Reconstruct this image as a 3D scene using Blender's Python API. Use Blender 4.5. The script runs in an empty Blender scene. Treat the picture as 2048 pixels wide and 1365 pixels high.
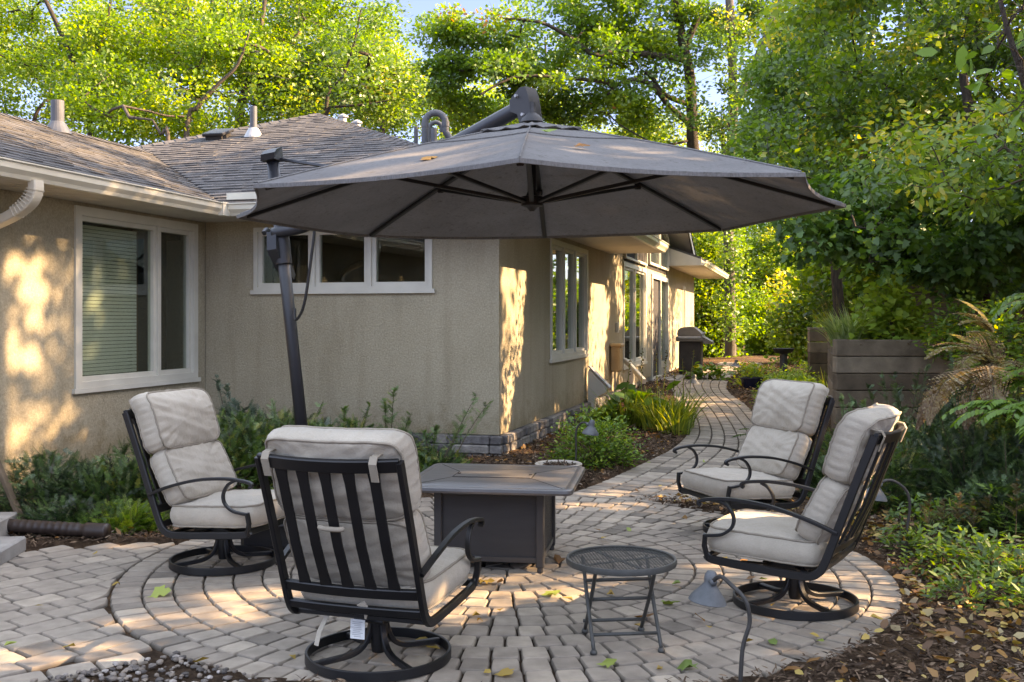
import bpy, math, random
import numpy as np
from mathutils import Vector, Matrix
random.seed(7); RNG = np.random.default_rng(11)
scene = bpy.context.scene
COL = scene.collection
PI = math.pi
F = 2080.0; HY = 640.0; CX = 1024.0; EYE = 1.55      # focal length and horizon row of the photograph (2048 px wide)
def rad(a): return math.radians(a)
def at(x, y, Y):            # photograph pixel at distance Y -> world
    return Vector(((x - CX) / F * Y, Y, EYE - (y - HY) / F * Y))
SUN_AZ, SUN_EL = 3.0, 28.5
SUN = np.array([math.cos(rad(SUN_EL)) * math.cos(rad(SUN_AZ)), math.cos(rad(SUN_EL)) * math.sin(rad(SUN_AZ)), math.sin(rad(SUN_EL))])

# ------------------------------------------------------------------ terrain height
def sst(a, b, x):
    t = np.clip((x - a) / (b - a), 0, 1); return t * t * (3 - 2 * t)
def G(x, y):
    x = np.asarray(x, float); y = np.asarray(y, float)
    z = .14 * sst(7.8, 11, y) + .13 * sst(11, 25, y)
    # bank on the right
    bx = np.where(y < 8, 2.95, 2.95 + .25 * (y - 8))
    bank = np.clip(x - bx - .3, 0, 6) * .34 * (1 - sst(9.9, 10.9, y))
    tx = 3.47 + .2737 * (y - 11)
    ter = np.where((y > 11.02) & (x > tx + .02) , 1.12 + np.clip(x - tx - 2.3, 0, 9) * .42, 0) * (1 - sst(14.0, 14.3, y))
    far = sst(14.0, 14.3, y) * np.clip(x - (tx + .5), 0, 12) * .4
    return z + bank + ter + far
def Gf(x, y): return float(G(x, y))
def ground_px(x, y):
    Y = 8.
    for _ in range(40):
        X = (x - CX) / F * Y
        z = .14 * float(sst(7.8, 11, Y)) + .13 * float(sst(11, 25, Y))
        Y = .5 * Y + .5 * (EYE - z) * F / (y - HY)
    return (x - CX) / F * Y, Y

# ------------------------------------------------------------------ mesh helpers
class MB:
    def __init__(s): s.v = []; s.f = []; s.t = []
    def add(s, vs, fs, tint=.5):
        o = len(s.v); s.v += [tuple(p) for p in vs]; s.f += [[i + o for i in f] for f in fs]; s.t += [tint] * len(vs)
    def box(s, c, d, rot=None, tint=.5):
        c = Vector(c); h = Vector(d) / 2
        vs = [Vector((sx * h.x, sy * h.y, sz * h.z)) for sx in (-1, 1) for sy in (-1, 1) for sz in (-1, 1)]
        if rot is not None: vs = [rot @ v for v in vs]
        s.add([v + c for v in vs], [[0, 1, 3, 2], [4, 6, 7, 5], [0, 4, 5, 1], [2, 3, 7, 6], [0, 2, 6, 4], [1, 5, 7, 3]], tint)
    def box2(s, lo, hi, tint=.5):
        lo = Vector(lo); hi = Vector(hi); s.box((lo + hi) / 2, hi - lo, None, tint)
    def cbox(s, c, d, b=.01, rot=None, tint=.5):     # chamfered box
        c = Vector(c); h = Vector(d) / 2; vs = []; key = {}
        for ax in range(3):
            for sx in (-1, 1):
                for sy in (-1, 1):
                    for sz in (-1, 1):
                        sg = (sx, sy, sz)
                        p = Vector([sg[k] * (h[k] if k == ax else h[k] - b) for k in range(3)])
                        key[(ax, sx, sy, sz)] = len(vs); vs.append(p)
        fs = []
        for ax in range(3):
            a, b2 = [k for k in range(3) if k != ax]
            for sg in (-1, 1):
                q = []
                for (i, j) in ((-1, -1), (1, -1), (1, 1), (-1, 1)):
                    t = [0, 0, 0]; t[ax] = sg; t[a] = i; t[b2] = j; q.append(key[(ax, *t)])
                fs.append(q)
        for ax in range(3):     # edges along ax
            a, b2 = [k for k in range(3) if k != ax]
            for i in (-1, 1):
                for j in (-1, 1):
                    q = []
                    for (axx, e) in ((a, -1), (a, 1), (b2, 1), (b2, -1)):
                        t = [0, 0, 0]; t[ax] = e; t[a] = i; t[b2] = j; q.append(key[(axx, *t)])
                    fs.append(q)
        for sx in (-1, 1):
            for sy in (-1, 1):
                for sz in (-1, 1): fs.append([key[(k, sx, sy, sz)] for k in range(3)])
        if rot is not None: vs = [rot @ v for v in vs]
        s.add([v + c for v in vs], fs, tint)
    def tube(s, path, r, n=8, cap=True, tint=.5, flat=None):
        """round tube; flat=(w,h) sweeps a rectangle of full width w and height h with its width along side vector"""
        P = [Vector(p) for p in path]; m = len(P)
        R = r if isinstance(r, (list, tuple)) else [r] * m
        ref = None; rings = []
        for i in range(m):
            d = (P[min(i + 1, m - 1)] - P[max(i - 1, 0)])
            if d.length < 1e-9: d = Vector((0, 0, 1))
            d.normalize()
            if ref is None:
                a = Vector((0, 0, 1)) if abs(d.z) < .9 else Vector((1, 0, 0))
                ref = (a - d * a.dot(d)).normalized()
            else:
                ref = (ref - d * ref.dot(d))
                ref = ref.normalized() if ref.length > 1e-6 else d.orthogonal().normalized()
            side = d.cross(ref)
            rings.append([P[i] + (ref * math.cos(2 * PI * k / n) + side * math.sin(2 * PI * k / n)) * R[i] for k in range(n)])
        vs = [p for r_ in rings for p in r_]
        fs = [[i * n + k, i * n + (k + 1) % n, (i + 1) * n + (k + 1) % n, (i + 1) * n + k] for i in range(m - 1) for k in range(n)]
        if cap: fs += [list(range(n))[::-1], [(m - 1) * n + k for k in range(n)]]
        s.add(vs, fs, tint)
    def bar(s, path, w, h, side, tint=.5, closed=False, ch=.18):
        """rectangular bar with chamfered corners: w along 'side' vector, h across"""
        P = [Vector(p) for p in path]; m = len(P); side0 = Vector(side).normalized()
        W = w if isinstance(w, (list, tuple)) else [w] * m
        H = h if isinstance(h, (list, tuple)) else [h] * m
        vs = []
        for i in range(m):
            if closed: d = P[(i + 1) % m] - P[(i - 1) % m]
            else: d = P[min(i + 1, m - 1)] - P[max(i - 1, 0)]
            d.normalize(); sd = (side0 - d * side0.dot(d))
            sd = sd.normalized() if sd.length > 1e-6 else d.orthogonal().normalized()
            up = d.cross(sd); a, b = W[i] / 2, H[i] / 2; c = min(a, b) * 2 * ch
            for (p, q) in ((a - c, b), (a, b - c), (a, -b + c), (a - c, -b), (-a + c, -b), (-a, -b + c), (-a, b - c), (-a + c, b)):
                vs.append(P[i] + sd * p + up * q)
        n = 8; fs = []
        for i in range(m if closed else m - 1):
            j = (i + 1) % m
            fs += [[i * n + k, i * n + (k + 1) % n, j * n + (k + 1) % n, j * n + k] for k in range(n)]
        if not closed: fs += [list(range(n))[::-1], [(m - 1) * n + k for k in range(n)]]
        s.add(vs, fs, tint)
    def lathe(s, prof, c=(0, 0, 0), n=32, tint=.5, rot=None, cap=True):
        c = Vector(c); vs = []
        for (r, z) in prof:
            for k in range(n):
                v = Vector((r * math.cos(2 * PI * k / n), r * math.sin(2 * PI * k / n), z))
                if rot is not None: v = rot @ v
                vs.append(v + c)
        m = len(prof)
        fs = [[i * n + k, i * n + (k + 1) % n, (i + 1) * n + (k + 1) % n, (i + 1) * n + k] for i in range(m - 1) for k in range(n)]
        if cap and prof[0][0] > 1e-5: fs.append(list(range(n))[::-1])
        if cap and prof[-1][0] > 1e-5: fs.append([(m - 1) * n + k for k in range(n)])
        s.add(vs, fs, tint)
    def poly(s, pts, tint=.5): s.add(pts, [list(range(len(pts)))], tint)
    def prism(s, pts, vec, tint=.5):
        n = len(pts); v = Vector(vec); pts = [Vector(p) for p in pts]
        s.add(pts + [p + v for p in pts], [list(range(n))[::-1], list(range(n, 2 * n))] + [[k, (k + 1) % n, n + (k + 1) % n, n + k] for k in range(n)], tint)
    def build(s, name, mat, parent=None, smooth=False, auto=None):
        me = bpy.data.meshes.new(name); me.from_pydata(s.v, [], s.f); me.update()
        a = me.attributes.new('tint', 'FLOAT', 'POINT'); a.data.foreach_set('value', np.array(s.t, np.float32))
        return link(me, name, mat, parent, smooth, auto)
def link(me, name, mat, parent=None, smooth=False, auto=None):
    me.materials.append(mat)
    if smooth or auto: me.polygons.foreach_set('use_smooth', np.ones(len(me.polygons), bool))
    if auto:
        try: me.set_sharp_from_angle(angle=rad(auto))
        except Exception: pass
    o = bpy.data.objects.new(name, me); COL.objects.link(o)
    if parent: o.parent = parent
    return o
def bezc(pts, n=8):       # Catmull-Rom through points
    P = [Vector(p) for p in pts]; out = []
    for i in range(len(P) - 1):
        a = P[max(i - 1, 0)]; b = P[i]; c = P[i + 1]; d = P[min(i + 2, len(P) - 1)]
        for k in range(n):
            t = k / n
            out.append(.5 * ((2 * b) + (c - a) * t + (2 * a - 5 * b + 4 * c - d) * t * t + (3 * b - a - 3 * c + d) * t ** 3))
    out.append(P[-1]); return out
def thing(name, label, cat, loc=(0, 0, 0), rz=0, group=None):
    o = bpy.data.objects.new(name, None); COL.objects.link(o); o.empty_display_size = .1
    o.location = loc; o.rotation_euler = (0, 0, rz); return tag(o, label, cat, group)
def tag(o, label, cat, group=None, kind=None):
    if label: o['label'] = label
    if cat: o['category'] = cat
    if group: o['group'] = group
    if kind: o['kind'] = kind
    return o
def kids(o): return [c for c in bpy.data.objects if c.parent == o]
def copy_tree(o, parent=None):
    c = o.copy(); COL.objects.link(c)
    if parent: c.parent = parent
    for ch in kids(o): copy_tree(ch, c)
    return c

# ------------------------------------------------------------------ numpy leaf meshes
TEMPL = {
 'rhomb': np.array([(0, 0, 0), (.45, -.30, .07), (1, 0, 0), (.45, .30, .07)]),
 'oval': np.array([(0, 0, 0), (.28, -.21, .04), (.65, -.2, .04), (1, 0, -.05), (.65, .2, .04), (.28, .21, .04)]),
 'needle': np.array([(0, -.05, 0), (1, -.035, 0), (1, .035, 0), (0, .05, 0)]),
 'lance': np.array([(0, 0, 0), (.3, -.13, .03), (.7, -.1, .02), (1, 0, -.04), (.7, .1, .02), (.3, .13, .03)]),
 'maple': np.array([(0, .0, 0), (.02, -.2, 0), (-.08, -.44, 0), (.24, -.34, 0), (.42, -.56, 0), (.52, -.26, 0), (.74, -.28, 0), (1, 0, 0), (.74, .28, 0), (.52, .26, 0), (.42, .56, 0), (.24, .34, 0), (-.08, .44, 0), (.02, .2, 0)]),
 'oak': np.array([(0, 0, 0), (.15, -.1, 0), (.25, -.3, 0), (.38, -.12, 0), (.5, -.38, 0), (.62, -.12, 0), (.75, -.26, 0), (1, 0, 0), (.75, .26, 0), (.62, .12, 0), (.5, .38, 0), (.38, .12, 0), (.25, .3, 0), (.15, .1, 0)]),
}
def norm(a): return a / np.maximum(np.linalg.norm(a, axis=1, keepdims=True), 1e-9)
def rnd_dirs(n, up=0.):
    d = RNG.normal(size=(n, 3)); d[:, 2] += up; return norm(d)
def leaf_arr(P, D, N, S, shape, W=1.):
    """P base points, D directions, N normals, S lengths -> vertex array (n,k,3)"""
    T = TEMPL[shape]; D = norm(D); N = norm(N - D * np.sum(N * D, 1, keepdims=True)); B = np.cross(N, D)
    S = np.broadcast_to(S, (len(P),))[:, None, None]
    return P[:, None, :] + S * (T[None, :, 0:1] * D[:, None, :] + W * T[None, :, 1:2] * B[:, None, :] + T[None, :, 2:3] * N[:, None, :])
class LB:                        # leaf builder: polygons of one size each
    def __init__(s): s.parts = []
    def add(s, V, tint): s.parts.append((V.astype(np.float32), np.broadcast_to(tint, (len(V),)).astype(np.float32)))
    def build(s, name, mat, parent=None, smooth=False):
        nv = sum(V.shape[0] * V.shape[1] for V, _ in s.parts); npoly = sum(len(V) for V, _ in s.parts)
        me = bpy.data.meshes.new(name); me.vertices.add(nv); me.loops.add(nv); me.polygons.add(npoly)
        me.vertices.foreach_set('co', np.concatenate([V.reshape(-1) for V, _ in s.parts]))
        me.loops.foreach_set('vertex_index', np.arange(nv, dtype=np.int32))
        tot = np.concatenate([np.full(len(V), V.shape[1], np.int32) for V, _ in s.parts])
        me.polygons.foreach_set('loop_start', np.concatenate([[0], np.cumsum(tot)[:-1]]).astype(np.int32))
        try: me.polygons.foreach_set('loop_total', tot)
        except Exception: pass
        me.update(calc_edges=True)
        a = me.attributes.new('tint', 'FLOAT', 'POINT')
        a.data.foreach_set('value', np.concatenate([np.repeat(t, V.shape[1]) for V, t in s.parts]))
        return link(me, name, mat, parent, smooth)

# ------------------------------------------------------------------ sun gaps: leaves culled along rays to chosen sun patches
GAPS = []
def gap(p, r): GAPS.append((np.array(p, float), r))
def cull(P, extra=0.):
    keep = np.ones(len(P), bool)
    for p, r in GAPS:
        v = P - p; t = v @ SUN; d = np.linalg.norm(v - t[:, None] * SUN, axis=1)
        keep &= ~((t > .6) & (d < r * (.75 + .5 * RNG.random(len(P))) + extra))
    return keep | (RNG.random(len(P)) < .07)

# ------------------------------------------------------------------ materials
def newmat(name):
    m = bpy.data.materials.new(name); m.use_nodes = True; nt = m.node_tree
    for n in list(nt.nodes): nt.nodes.remove(n)
    return m, nt
def N(nt, typ, **kw):
    n = nt.nodes.new(typ)
    for k, v in kw.items():
        if k in n.inputs: n.inputs[k].default_value = v
        else: setattr(n, k, v)
    return n
def ramp(nt, cols, fac):
    r = nt.nodes.new('ShaderNodeValToRGB'); e = r.color_ramp.elements
    for i, (p, c) in enumerate(cols):
        el = e[i] if i < 2 else e.new(p)
        el.position = p; el.color = (*c, 1)
    nt.links.new(fac, r.inputs[0]); return r.outputs[0]
def coords(nt, scale=None):
    tc = nt.nodes.new('ShaderNodeTexCoord'); o = tc.outputs['Object']
    if scale:
        mp = nt.nodes.new('ShaderNodeMapping'); mp.inputs['Scale'].default_value = scale; nt.links.new(o, mp.inputs[0]); o = mp.outputs[0]
    return o
def noise(nt, co, scale, detail=4, rough=.55):
    n = nt.nodes.new('ShaderNodeTexNoise'); n.inputs['Scale'].default_value = scale; n.inputs['Detail'].default_value = detail; n.inputs['Roughness'].default_value = rough
    nt.links.new(co, n.inputs['Vector']); return n.outputs['Fac']
def mix(nt, a, b, fac, mode='MIX'):
    m = nt.nodes.new('ShaderNodeMix'); m.data_type = 'RGBA'; m.blend_type = mode
    for s, v in ((6, a), (7, b)):
        if hasattr(v, 'is_linked') or hasattr(v, 'links'): nt.links.new(v, m.inputs[s])
        else: m.inputs[s].default_value = (*v, 1)
    if isinstance(fac, (int, float)): m.inputs[0].default_value = fac
    else: nt.links.new(fac, m.inputs[0])
    return m.outputs[2]
def finish(nt, m, col, rough=.8, bump=None, bs=.3, bd=.01, metal=0., spec=.3, sheen=0.):
    p = nt.nodes.new('ShaderNodeBsdfPrincipled'); o = nt.nodes.new('ShaderNodeOutputMaterial')
    if hasattr(col, 'links'): nt.links.new(col, p.inputs['Base Color'])
    else: p.inputs['Base Color'].default_value = (*col, 1)
    if hasattr(rough, 'links'): nt.links.new(rough, p.inputs['Roughness'])
    else: p.inputs['Roughness'].default_value = rough
    p.inputs['Metallic'].default_value = metal; p.inputs['Specular IOR Level'].default_value = spec
    if sheen: p.inputs['Sheen Weight'].default_value = sheen
    if bump is not None:
        b = nt.nodes.new('ShaderNodeBump'); b.inputs['Strength'].default_value = bs; b.inputs['Distance'].default_value = bd
        nt.links.new(bump, b.inputs['Height']); nt.links.new(b.outputs[0], p.inputs['Normal'])
    nt.links.new(p.outputs[0], o.inputs[0]); return m
def attr(nt):
    a = nt.nodes.new('ShaderNodeAttribute'); a.attribute_name = 'tint'; return a.outputs['Fac']
def mat_var(name, c1, c2, scale=8, rough=.8, bscale=60, bs=.3, bd=.004, metal=0, spec=.3, detail=5, stretch=None):
    m, nt = newmat(name); co = coords(nt, stretch)
    n1 = noise(nt, co, scale, detail); c = ramp(nt, [(.3, c1), (.7, c2)], n1)
    return finish(nt, m, c, rough, noise(nt, co, bscale, 3), bs, bd, metal, spec)
def mat_tint(name, cols, rough=.85, vscale=40, vamt=.35, bscale=120, bs=.4, bd=.004, spec=.25):
    m, nt = newmat(name); co = coords(nt); c = ramp(nt, cols, attr(nt))
    n = noise(nt, co, vscale, 5); g = ramp(nt, [(.25, (1 - vamt,) * 3), (.75, (1 + vamt * .4,) * 3)], n)
    c = mix(nt, c, g, 1., 'MULTIPLY')
    return finish(nt, m, c, rough, noise(nt, co, bscale, 4, .7), bs, bd, 0, spec)
def mat_leaf(name, cols, trans=.45, rough=.55, gloss=.06, tcol=1.5):
    m, nt = newmat(name); c = ramp(nt, cols, attr(nt))
    d = nt.nodes.new('ShaderNodeBsdfDiffuse'); t = nt.nodes.new('ShaderNodeBsdfTranslucent'); g = nt.nodes.new('ShaderNodeBsdfGlossy'); g.inputs['Roughness'].default_value = rough
    g.inputs['Color'].default_value = (.8, .85, .8, 1)
    nt.links.new(c, d.inputs[0])
    tc = mix(nt, c, (tcol * 1.08, tcol, tcol * .35), 1., 'MULTIPLY'); nt.links.new(tc, t.inputs[0])
    m1 = nt.nodes.new('ShaderNodeMixShader'); m1.inputs[0].default_value = trans
    m2 = nt.nodes.new('ShaderNodeMixShader'); m2.inputs[0].default_value = gloss
    nt.links.new(d.outputs[0], m1.inputs[1]); nt.links.new(t.outputs[0], m1.inputs[2])
    nt.links.new(m1.outputs[0], m2.inputs[1]); nt.links.new(g.outputs[0], m2.inputs[2])
    o = nt.nodes.new('ShaderNodeOutputMaterial'); nt.links.new(m2.outputs[0], o.inputs[0]); return m

M = {}
# stucco
m, nt = newmat('stucco'); co = coords(nt)
c = ramp(nt, [(.3, (.36, .308, .222)), (.7, (.43, .372, .275))], noise(nt, co, 1.2, 6, .6))
c = mix(nt, c, ramp(nt, [(.32, (.74, .73, .70)), (.66, (1.12, 1.12, 1.12))], noise(nt, co, 55, 4, .7)), 1., 'MULTIPLY')
st = ramp(nt, [(.5, (1, 1, 1)), (.75, (.78, .76, .73))], noise(nt, coords(nt, (3, 3, .35)), 1.6, 5, .6)); c = mix(nt, c, st, .8, 'MULTIPLY')
sx_ = nt.nodes.new('ShaderNodeSeparateXYZ'); nt.links.new(co, sx_.inputs[0]); mr_ = nt.nodes.new('ShaderNodeMapRange'); mr_.inputs['From Min'].default_value = .30; mr_.inputs['From Max'].default_value = .85; mr_.inputs['To Min'].default_value = .30; mr_.inputs['To Max'].default_value = -.12; nt.links.new(sx_.outputs['Z'], mr_.inputs[0])
ad_ = nt.nodes.new('ShaderNodeMath'); ad_.operation = 'ADD'; nt.links.new(mr_.outputs[0], ad_.inputs[0]); nt.links.new(noise(nt, co, 7, 8, .7), ad_.inputs[1]); c = mix(nt, c, ramp(nt, [(.55, (1, 1, 1)), (.85, (.66, .60, .50))], ad_.outputs[0]), .8, 'MULTIPLY')
M['stucco'] = finish(nt, m, c, .93, noise(nt, co, 48, 5, .75), .9, .012, 0, .15)
M['white'] = mat_var('white_trim', (.50, .475, .41), (.60, .575, .50), 3, .5, 30, .1)
M['soffit'] = mat_var('soffit_board', (.50, .46, .40), (.58, .54, .47), 2, .6, 30, .1)
M['gutter'] = mat_var('gutter_metal', (.55, .51, .42), (.66, .62, .52), 2.5, .35, 12, .15, spec=.5)
M['spout'] = mat_var('downspout_metal', (.52, .46, .37), (.6, .54, .44), 4, .4, 20, .1, spec=.5)
M['shingle'] = mat_tint('shingle', [(0, (.06, .058, .058)), (.5, (.095, .091, .09)), (1, (.135, .13, .126))], .9, 12, .4, 300, .8, .004)
M['stone'] = mat_tint('ledge_stone', [(0, (.13, .12, .12)), (.5, (.22, .205, .195)), (1, (.33, .30, .27))], .85, 14, .5, 40, .9, .02)
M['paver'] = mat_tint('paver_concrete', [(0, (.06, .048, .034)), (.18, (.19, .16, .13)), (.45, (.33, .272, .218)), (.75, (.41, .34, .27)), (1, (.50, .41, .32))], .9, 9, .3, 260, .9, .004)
M['concrete'] = mat_var('concrete', (.22, .20, .18), (.34, .32, .29), 6, .9, 120, .6)
M['gravel'] = mat_tint('pebble', [(0, (.09, .078, .07)), (.4, (.18, .15, .13)), (.8, (.28, .22, .17)), (1, (.42, .37, .33))], .7, 30, .4, 100, .3)
m, nt = newmat('soil'); co = coords(nt)
c = ramp(nt, [(.25, (.03, .02, .014)), (.5, (.09, .058, .04)), (.75, (.19, .13, .09))], noise(nt, co, 22, 8, .7))
c = mix(nt, c, ramp(nt, [(.45, (.75, .7, .65)), (.6, (1.25, 1.15, 1.))], noise(nt, co, 1.1, 4)), 1., 'MULTIPLY')
M['soil'] = finish(nt, m, c, .95, noise(nt, co, 40, 8, .75), 1., .03, 0, .1)
M['chip'] = mat_tint('bark_chip', [(0, (.04, .026, .018)), (.5, (.14, .085, .055)), (.85, (.26, .17, .11)), (1, (.42, .33, .25))], .9, 40, .4)
M['litter'] = mat_leaf('fallen_leaf', [(0, (.09, .04, .02)), (.3, (.24, .10, .03)), (.6, (.38, .19, .055)), (.8, (.50, .34, .09)), (.95, (.36, .27, .16)), (1, (.44, .36, .25))], .2, .5, .05, 1.2)
M['litter_green'] = mat_leaf('fallen_green_leaf', [(0, (.14, .22, .05)), (1, (.36, .42, .10))], .2, .5, .05, 1.2)
M['black'] = mat_var('black_powdercoat', (.004, .004, .0045), (.008, .008, .009), 6, .45, 200, .15, .002, spec=.5)
M['pole'] = mat_var('charcoal_pole', (.012, .0135, .017), (.018, .020, .025), 2, .45, 200, .1, .002, spec=.5)
M['hubplastic'] = mat_var('grey_plastic', (.03, .03, .032), (.042, .042, .044), 4, .55, 150, .1, .002, spec=.4)
M['bronze'] = mat_var('bronze_table', (.026, .024, .024), (.04, .037, .036), 3, .4, 90, .15, .002, spec=.5)
M['tabletop'] = mat_var('brushed_bronze_top', (.05, .046, .044), (.115, .104, .098), 2.2, .36, 40, .2, .002, spec=.6, stretch=(1, 9, 1))
M['wicker'] = mat_var('dark_panel', (.020, .018, .0175), (.03, .027, .026), 3, .5, 250, .5, .003, spec=.4, stretch=(1, 1, 6))
M['pathlight'] = mat_var('pathlight_metal', (.075, .085, .09), (.13, .14, .145), 20, .55, 60, .3, .002, spec=.4)
M['stemmetal'] = mat_var('stem_metal', (.03, .028, .026), (.06, .055, .05), 20, .5, 60, .2, .002, spec=.4)
M['tablemetal'] = mat_var('grey_green_metal', (.042, .043, .040), (.065, .066, .06), 20, .5, 100, .2, .002, spec=.45)
M['grill'] = mat_var('grill_cover', (.17, .145, .125), (.23, .20, .175), 5, .5, 60, .2, .004)
M['grilldark'] = mat_var('grill_cabinet', (.035, .03, .028), (.06, .05, .045), 5, .55, 60, .2, .004)
M['timber'] = mat_tint('weathered_timber', [(0, (.085, .06, .04)), (.5, (.155, .112, .075)), (1, (.24, .185, .13))], .9, 5, .5, 50, .8, .01)
M['bluepot'] = mat_var('glazed_blue', (.008, .012, .035), (.015, .022, .05), 8, .25, 40, .1, spec=.6)
M['bowl'] = mat_var('stone_bowl', (.36, .31, .25), (.46, .41, .34), 14, .85, 80, .5)
M['meter'] = mat_var('tan_box', (.36, .24, .12), (.46, .32, .17), 5, .5, 30, .1)
M['brownpipe'] = mat_var('brown_plastic', (.035, .022, .018), (.05, .034, .028), 8, .4, 50, .1, spec=.5)
M['pvc'] = mat_var('grey_pvc', (.075, .08, .09), (.11, .115, .125), 5, .5, 60, .1)
M['galv'] = mat_var('galvanised', (.32, .32, .32), (.42, .42, .42), 8, .45, 60, .1, metal=.3)
M['bark'] = mat_var('bark', (.055, .042, .032), (.15, .12, .095), 9, .95, 30, 1., .03, stretch=(2.5, 2.5, .5))
M['barkdark'] = mat_var('bark_dark', (.03, .023, .018), (.085, .065, .05), 9, .95, 30, 1., .03, stretch=(2.5, 2.5, .5))
M['barkgrey'] = mat_var('bark_grey', (.08, .068, .055), (.17, .148, .12), 7, .95, 26, 1., .03, stretch=(2.5, 2.5, .4))
M['twig'] = mat_var('twig', (.06, .045, .03), (.12, .09, .06), 20, .9, 60, .4)
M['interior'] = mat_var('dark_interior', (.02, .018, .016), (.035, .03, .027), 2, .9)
M['blind'] = mat_var('window_blind', (.60, .62, .54), (.68, .70, .62), 2, .6)
M['screen'] = mat_var('insect_screen', (.03, .028, .028), (.045, .04, .04), 2, .7)
M['label'] = mat_var('care_label', (.6, .6, .58), (.72, .72, .7), 20, .8)
# fabric for cushions
m, nt = newmat('cushion_fabric'); co = coords(nt)
c = ramp(nt, [(.3, (.42, .36, .285)), (.7, (.51, .445, .36))], noise(nt, co, 3.2, 5, .6))
c = mix(nt, c, ramp(nt, [(.3, (.88, .88, .88)), (.7, (1.06, 1.06, 1.06))], noise(nt, coords(nt, (1, 1, 8)), 110, 2)), 1., 'MULTIPLY')
st = ramp(nt, [(.60, (1, 1, 1)), (.78, (.72, .69, .63))], noise(nt, co, 5, 6, .65)); c = mix(nt, c, st, .7, 'MULTIPLY')
M['fabric'] = finish(nt, m, c, .92, mix(nt, noise(nt, coords(nt, (1, 1.6, 1)), 15, 5, .6), noise(nt, co, 420, 2), .16), .55, .014, 0, .15, .15)
M['piping'] = mat_var('piping', (.27, .225, .175), (.33, .28, .22), 20, .9, 300, .3)
# canopy fabric
m, nt = newmat('canopy_fabric'); co = coords(nt)
c = ramp(nt, [(.3, (.232, .226, .222)), (.7, (.295, .287, .28))], noise(nt, co, 2.5, 6, .65))
c = mix(nt, c, ramp(nt, [(.56, (1, 1, 1)), (.70, (.55, .51, .45))], noise(nt, co, 22, 7, .75)), .75, 'MULTIPLY')
c = mix(nt, c, ramp(nt, [(.35, (.85,) * 3), (.65, (1.1,) * 3)], noise(nt, coords(nt, (1, 6, 1)), 60, 2)), 1., 'MULTIPLY')
dd = nt.nodes.new('ShaderNodeBsdfDiffuse'); tt = nt.nodes.new('ShaderNodeBsdfTranslucent'); mm = nt.nodes.new('ShaderNodeMixShader'); mm.inputs[0].default_value = .4
bb = nt.nodes.new('ShaderNodeBump'); bb.inputs['Strength'].default_value = .35; bb.inputs['Distance'].default_value = .02; nt.links.new(noise(nt, co, 5, 5), bb.inputs['Height'])
nt.links.new(bb.outputs[0], dd.inputs['Normal'])
nt.links.new(c, dd.inputs[0]); nt.links.new(c, tt.inputs[0]); nt.links.new(dd.outputs[0], mm.inputs[1]); nt.links.new(tt.outputs[0], mm.inputs[2])
oo = nt.nodes.new('ShaderNodeOutputMaterial'); nt.links.new(mm.outputs[0], oo.inputs[0]); M['canopy'] = m
# glass
m, nt = newmat('window_glass'); tr = nt.nodes.new('ShaderNodeBsdfTransparent'); tr.inputs[0].default_value = (.80, .84, .80, 1)
gl = nt.nodes.new('ShaderNodeBsdfGlossy'); gl.inputs['Roughness'].default_value = .015; gl.inputs['Color'].default_value = (.9, .95, .93, 1)
lw = nt.nodes.new('ShaderNodeLayerWeight'); lw.inputs[0].default_value = .5; pw = nt.nodes.new('ShaderNodeMath'); pw.operation = 'POWER'; pw.inputs[1].default_value = 3.2; nt.links.new(lw.outputs['Facing'], pw.inputs[0]); fr = nt.nodes.new('ShaderNodeMath'); fr.operation = 'MULTIPLY_ADD'; fr.inputs[1].default_value = .85; fr.inputs[2].default_value = .055; nt.links.new(pw.outputs[0], fr.inputs[0]); ms = nt.nodes.new('ShaderNodeMixShader'); oo = nt.nodes.new('ShaderNodeOutputMaterial')
bb = nt.nodes.new('ShaderNodeBump'); bb.inputs['Strength'].default_value = .08; bb.inputs['Distance'].default_value = .02; nt.links.new(noise(nt, coords(nt), 1.3, 2), bb.inputs['Height']); nt.links.new(bb.outputs[0], gl.inputs['Normal'])
nt.links.new(fr.outputs[0], ms.inputs[0]); nt.links.new(tr.outputs[0], ms.inputs[1]); nt.links.new(gl.outputs[0], ms.inputs[2]); nt.links.new(ms.outputs[0], oo.inputs[0]); M['glass'] = m
# foliage
M['lf_bright'] = mat_leaf('leaf_bright', [(0, (.05, .12, .015)), (.45, (.13, .24, .022)), (.8, (.17, .30, .03)), (1, (.30, .37, .04))], .55, .5, .04, 1.6)
M['lf_oak'] = mat_leaf('leaf_oak', [(0, (.03, .085, .018)), (.5, (.08, .18, .022)), (.97, (.17, .27, .025)), (.992, (.26, .10, .02)), (1, (.28, .10, .03))], .5, .5, .05, 1.6)
M['lf_mid'] = mat_leaf('leaf_mid', [(0, (.035, .085, .015)), (.5, (.095, .20, .025)), (.95, (.20, .30, .035)), (1, (.40, .36, .05))], .48, .5, .06, 1.6)
M['lf_dark'] = mat_leaf('leaf_dark', [(0, (.018, .06, .014)), (.6, (.055, .145, .024)), (1, (.12, .23, .035))], .42, .5, .05)
M['lf_yellow'] = mat_leaf('leaf_yellow', [(0, (.09, .18, .025)), (.5, (.18, .29, .035)), (.85, (.31, .37, .05)), (1, (.48, .43, .07))], .55, .5, .04, 1.6)
M['lf_lime'] = mat_leaf('leaf_lime', [(0, (.06, .14, .02)), (.6, (.13, .26, .035)), (1, (.28, .38, .05))], .4, .5, .05)
M['lf_yew'] = mat_leaf('leaf_yew', [(0, (.010, .026, .010)), (.5, (.03, .075, .022)), (1, (.09, .18, .045))], .15, .45, .07)
M['lf_juniper'] = mat_leaf('leaf_juniper', [(0, (.018, .045, .028)), (.6, (.045, .095, .06)), (1, (.09, .16, .09))], .15, .5, .06)
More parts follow.
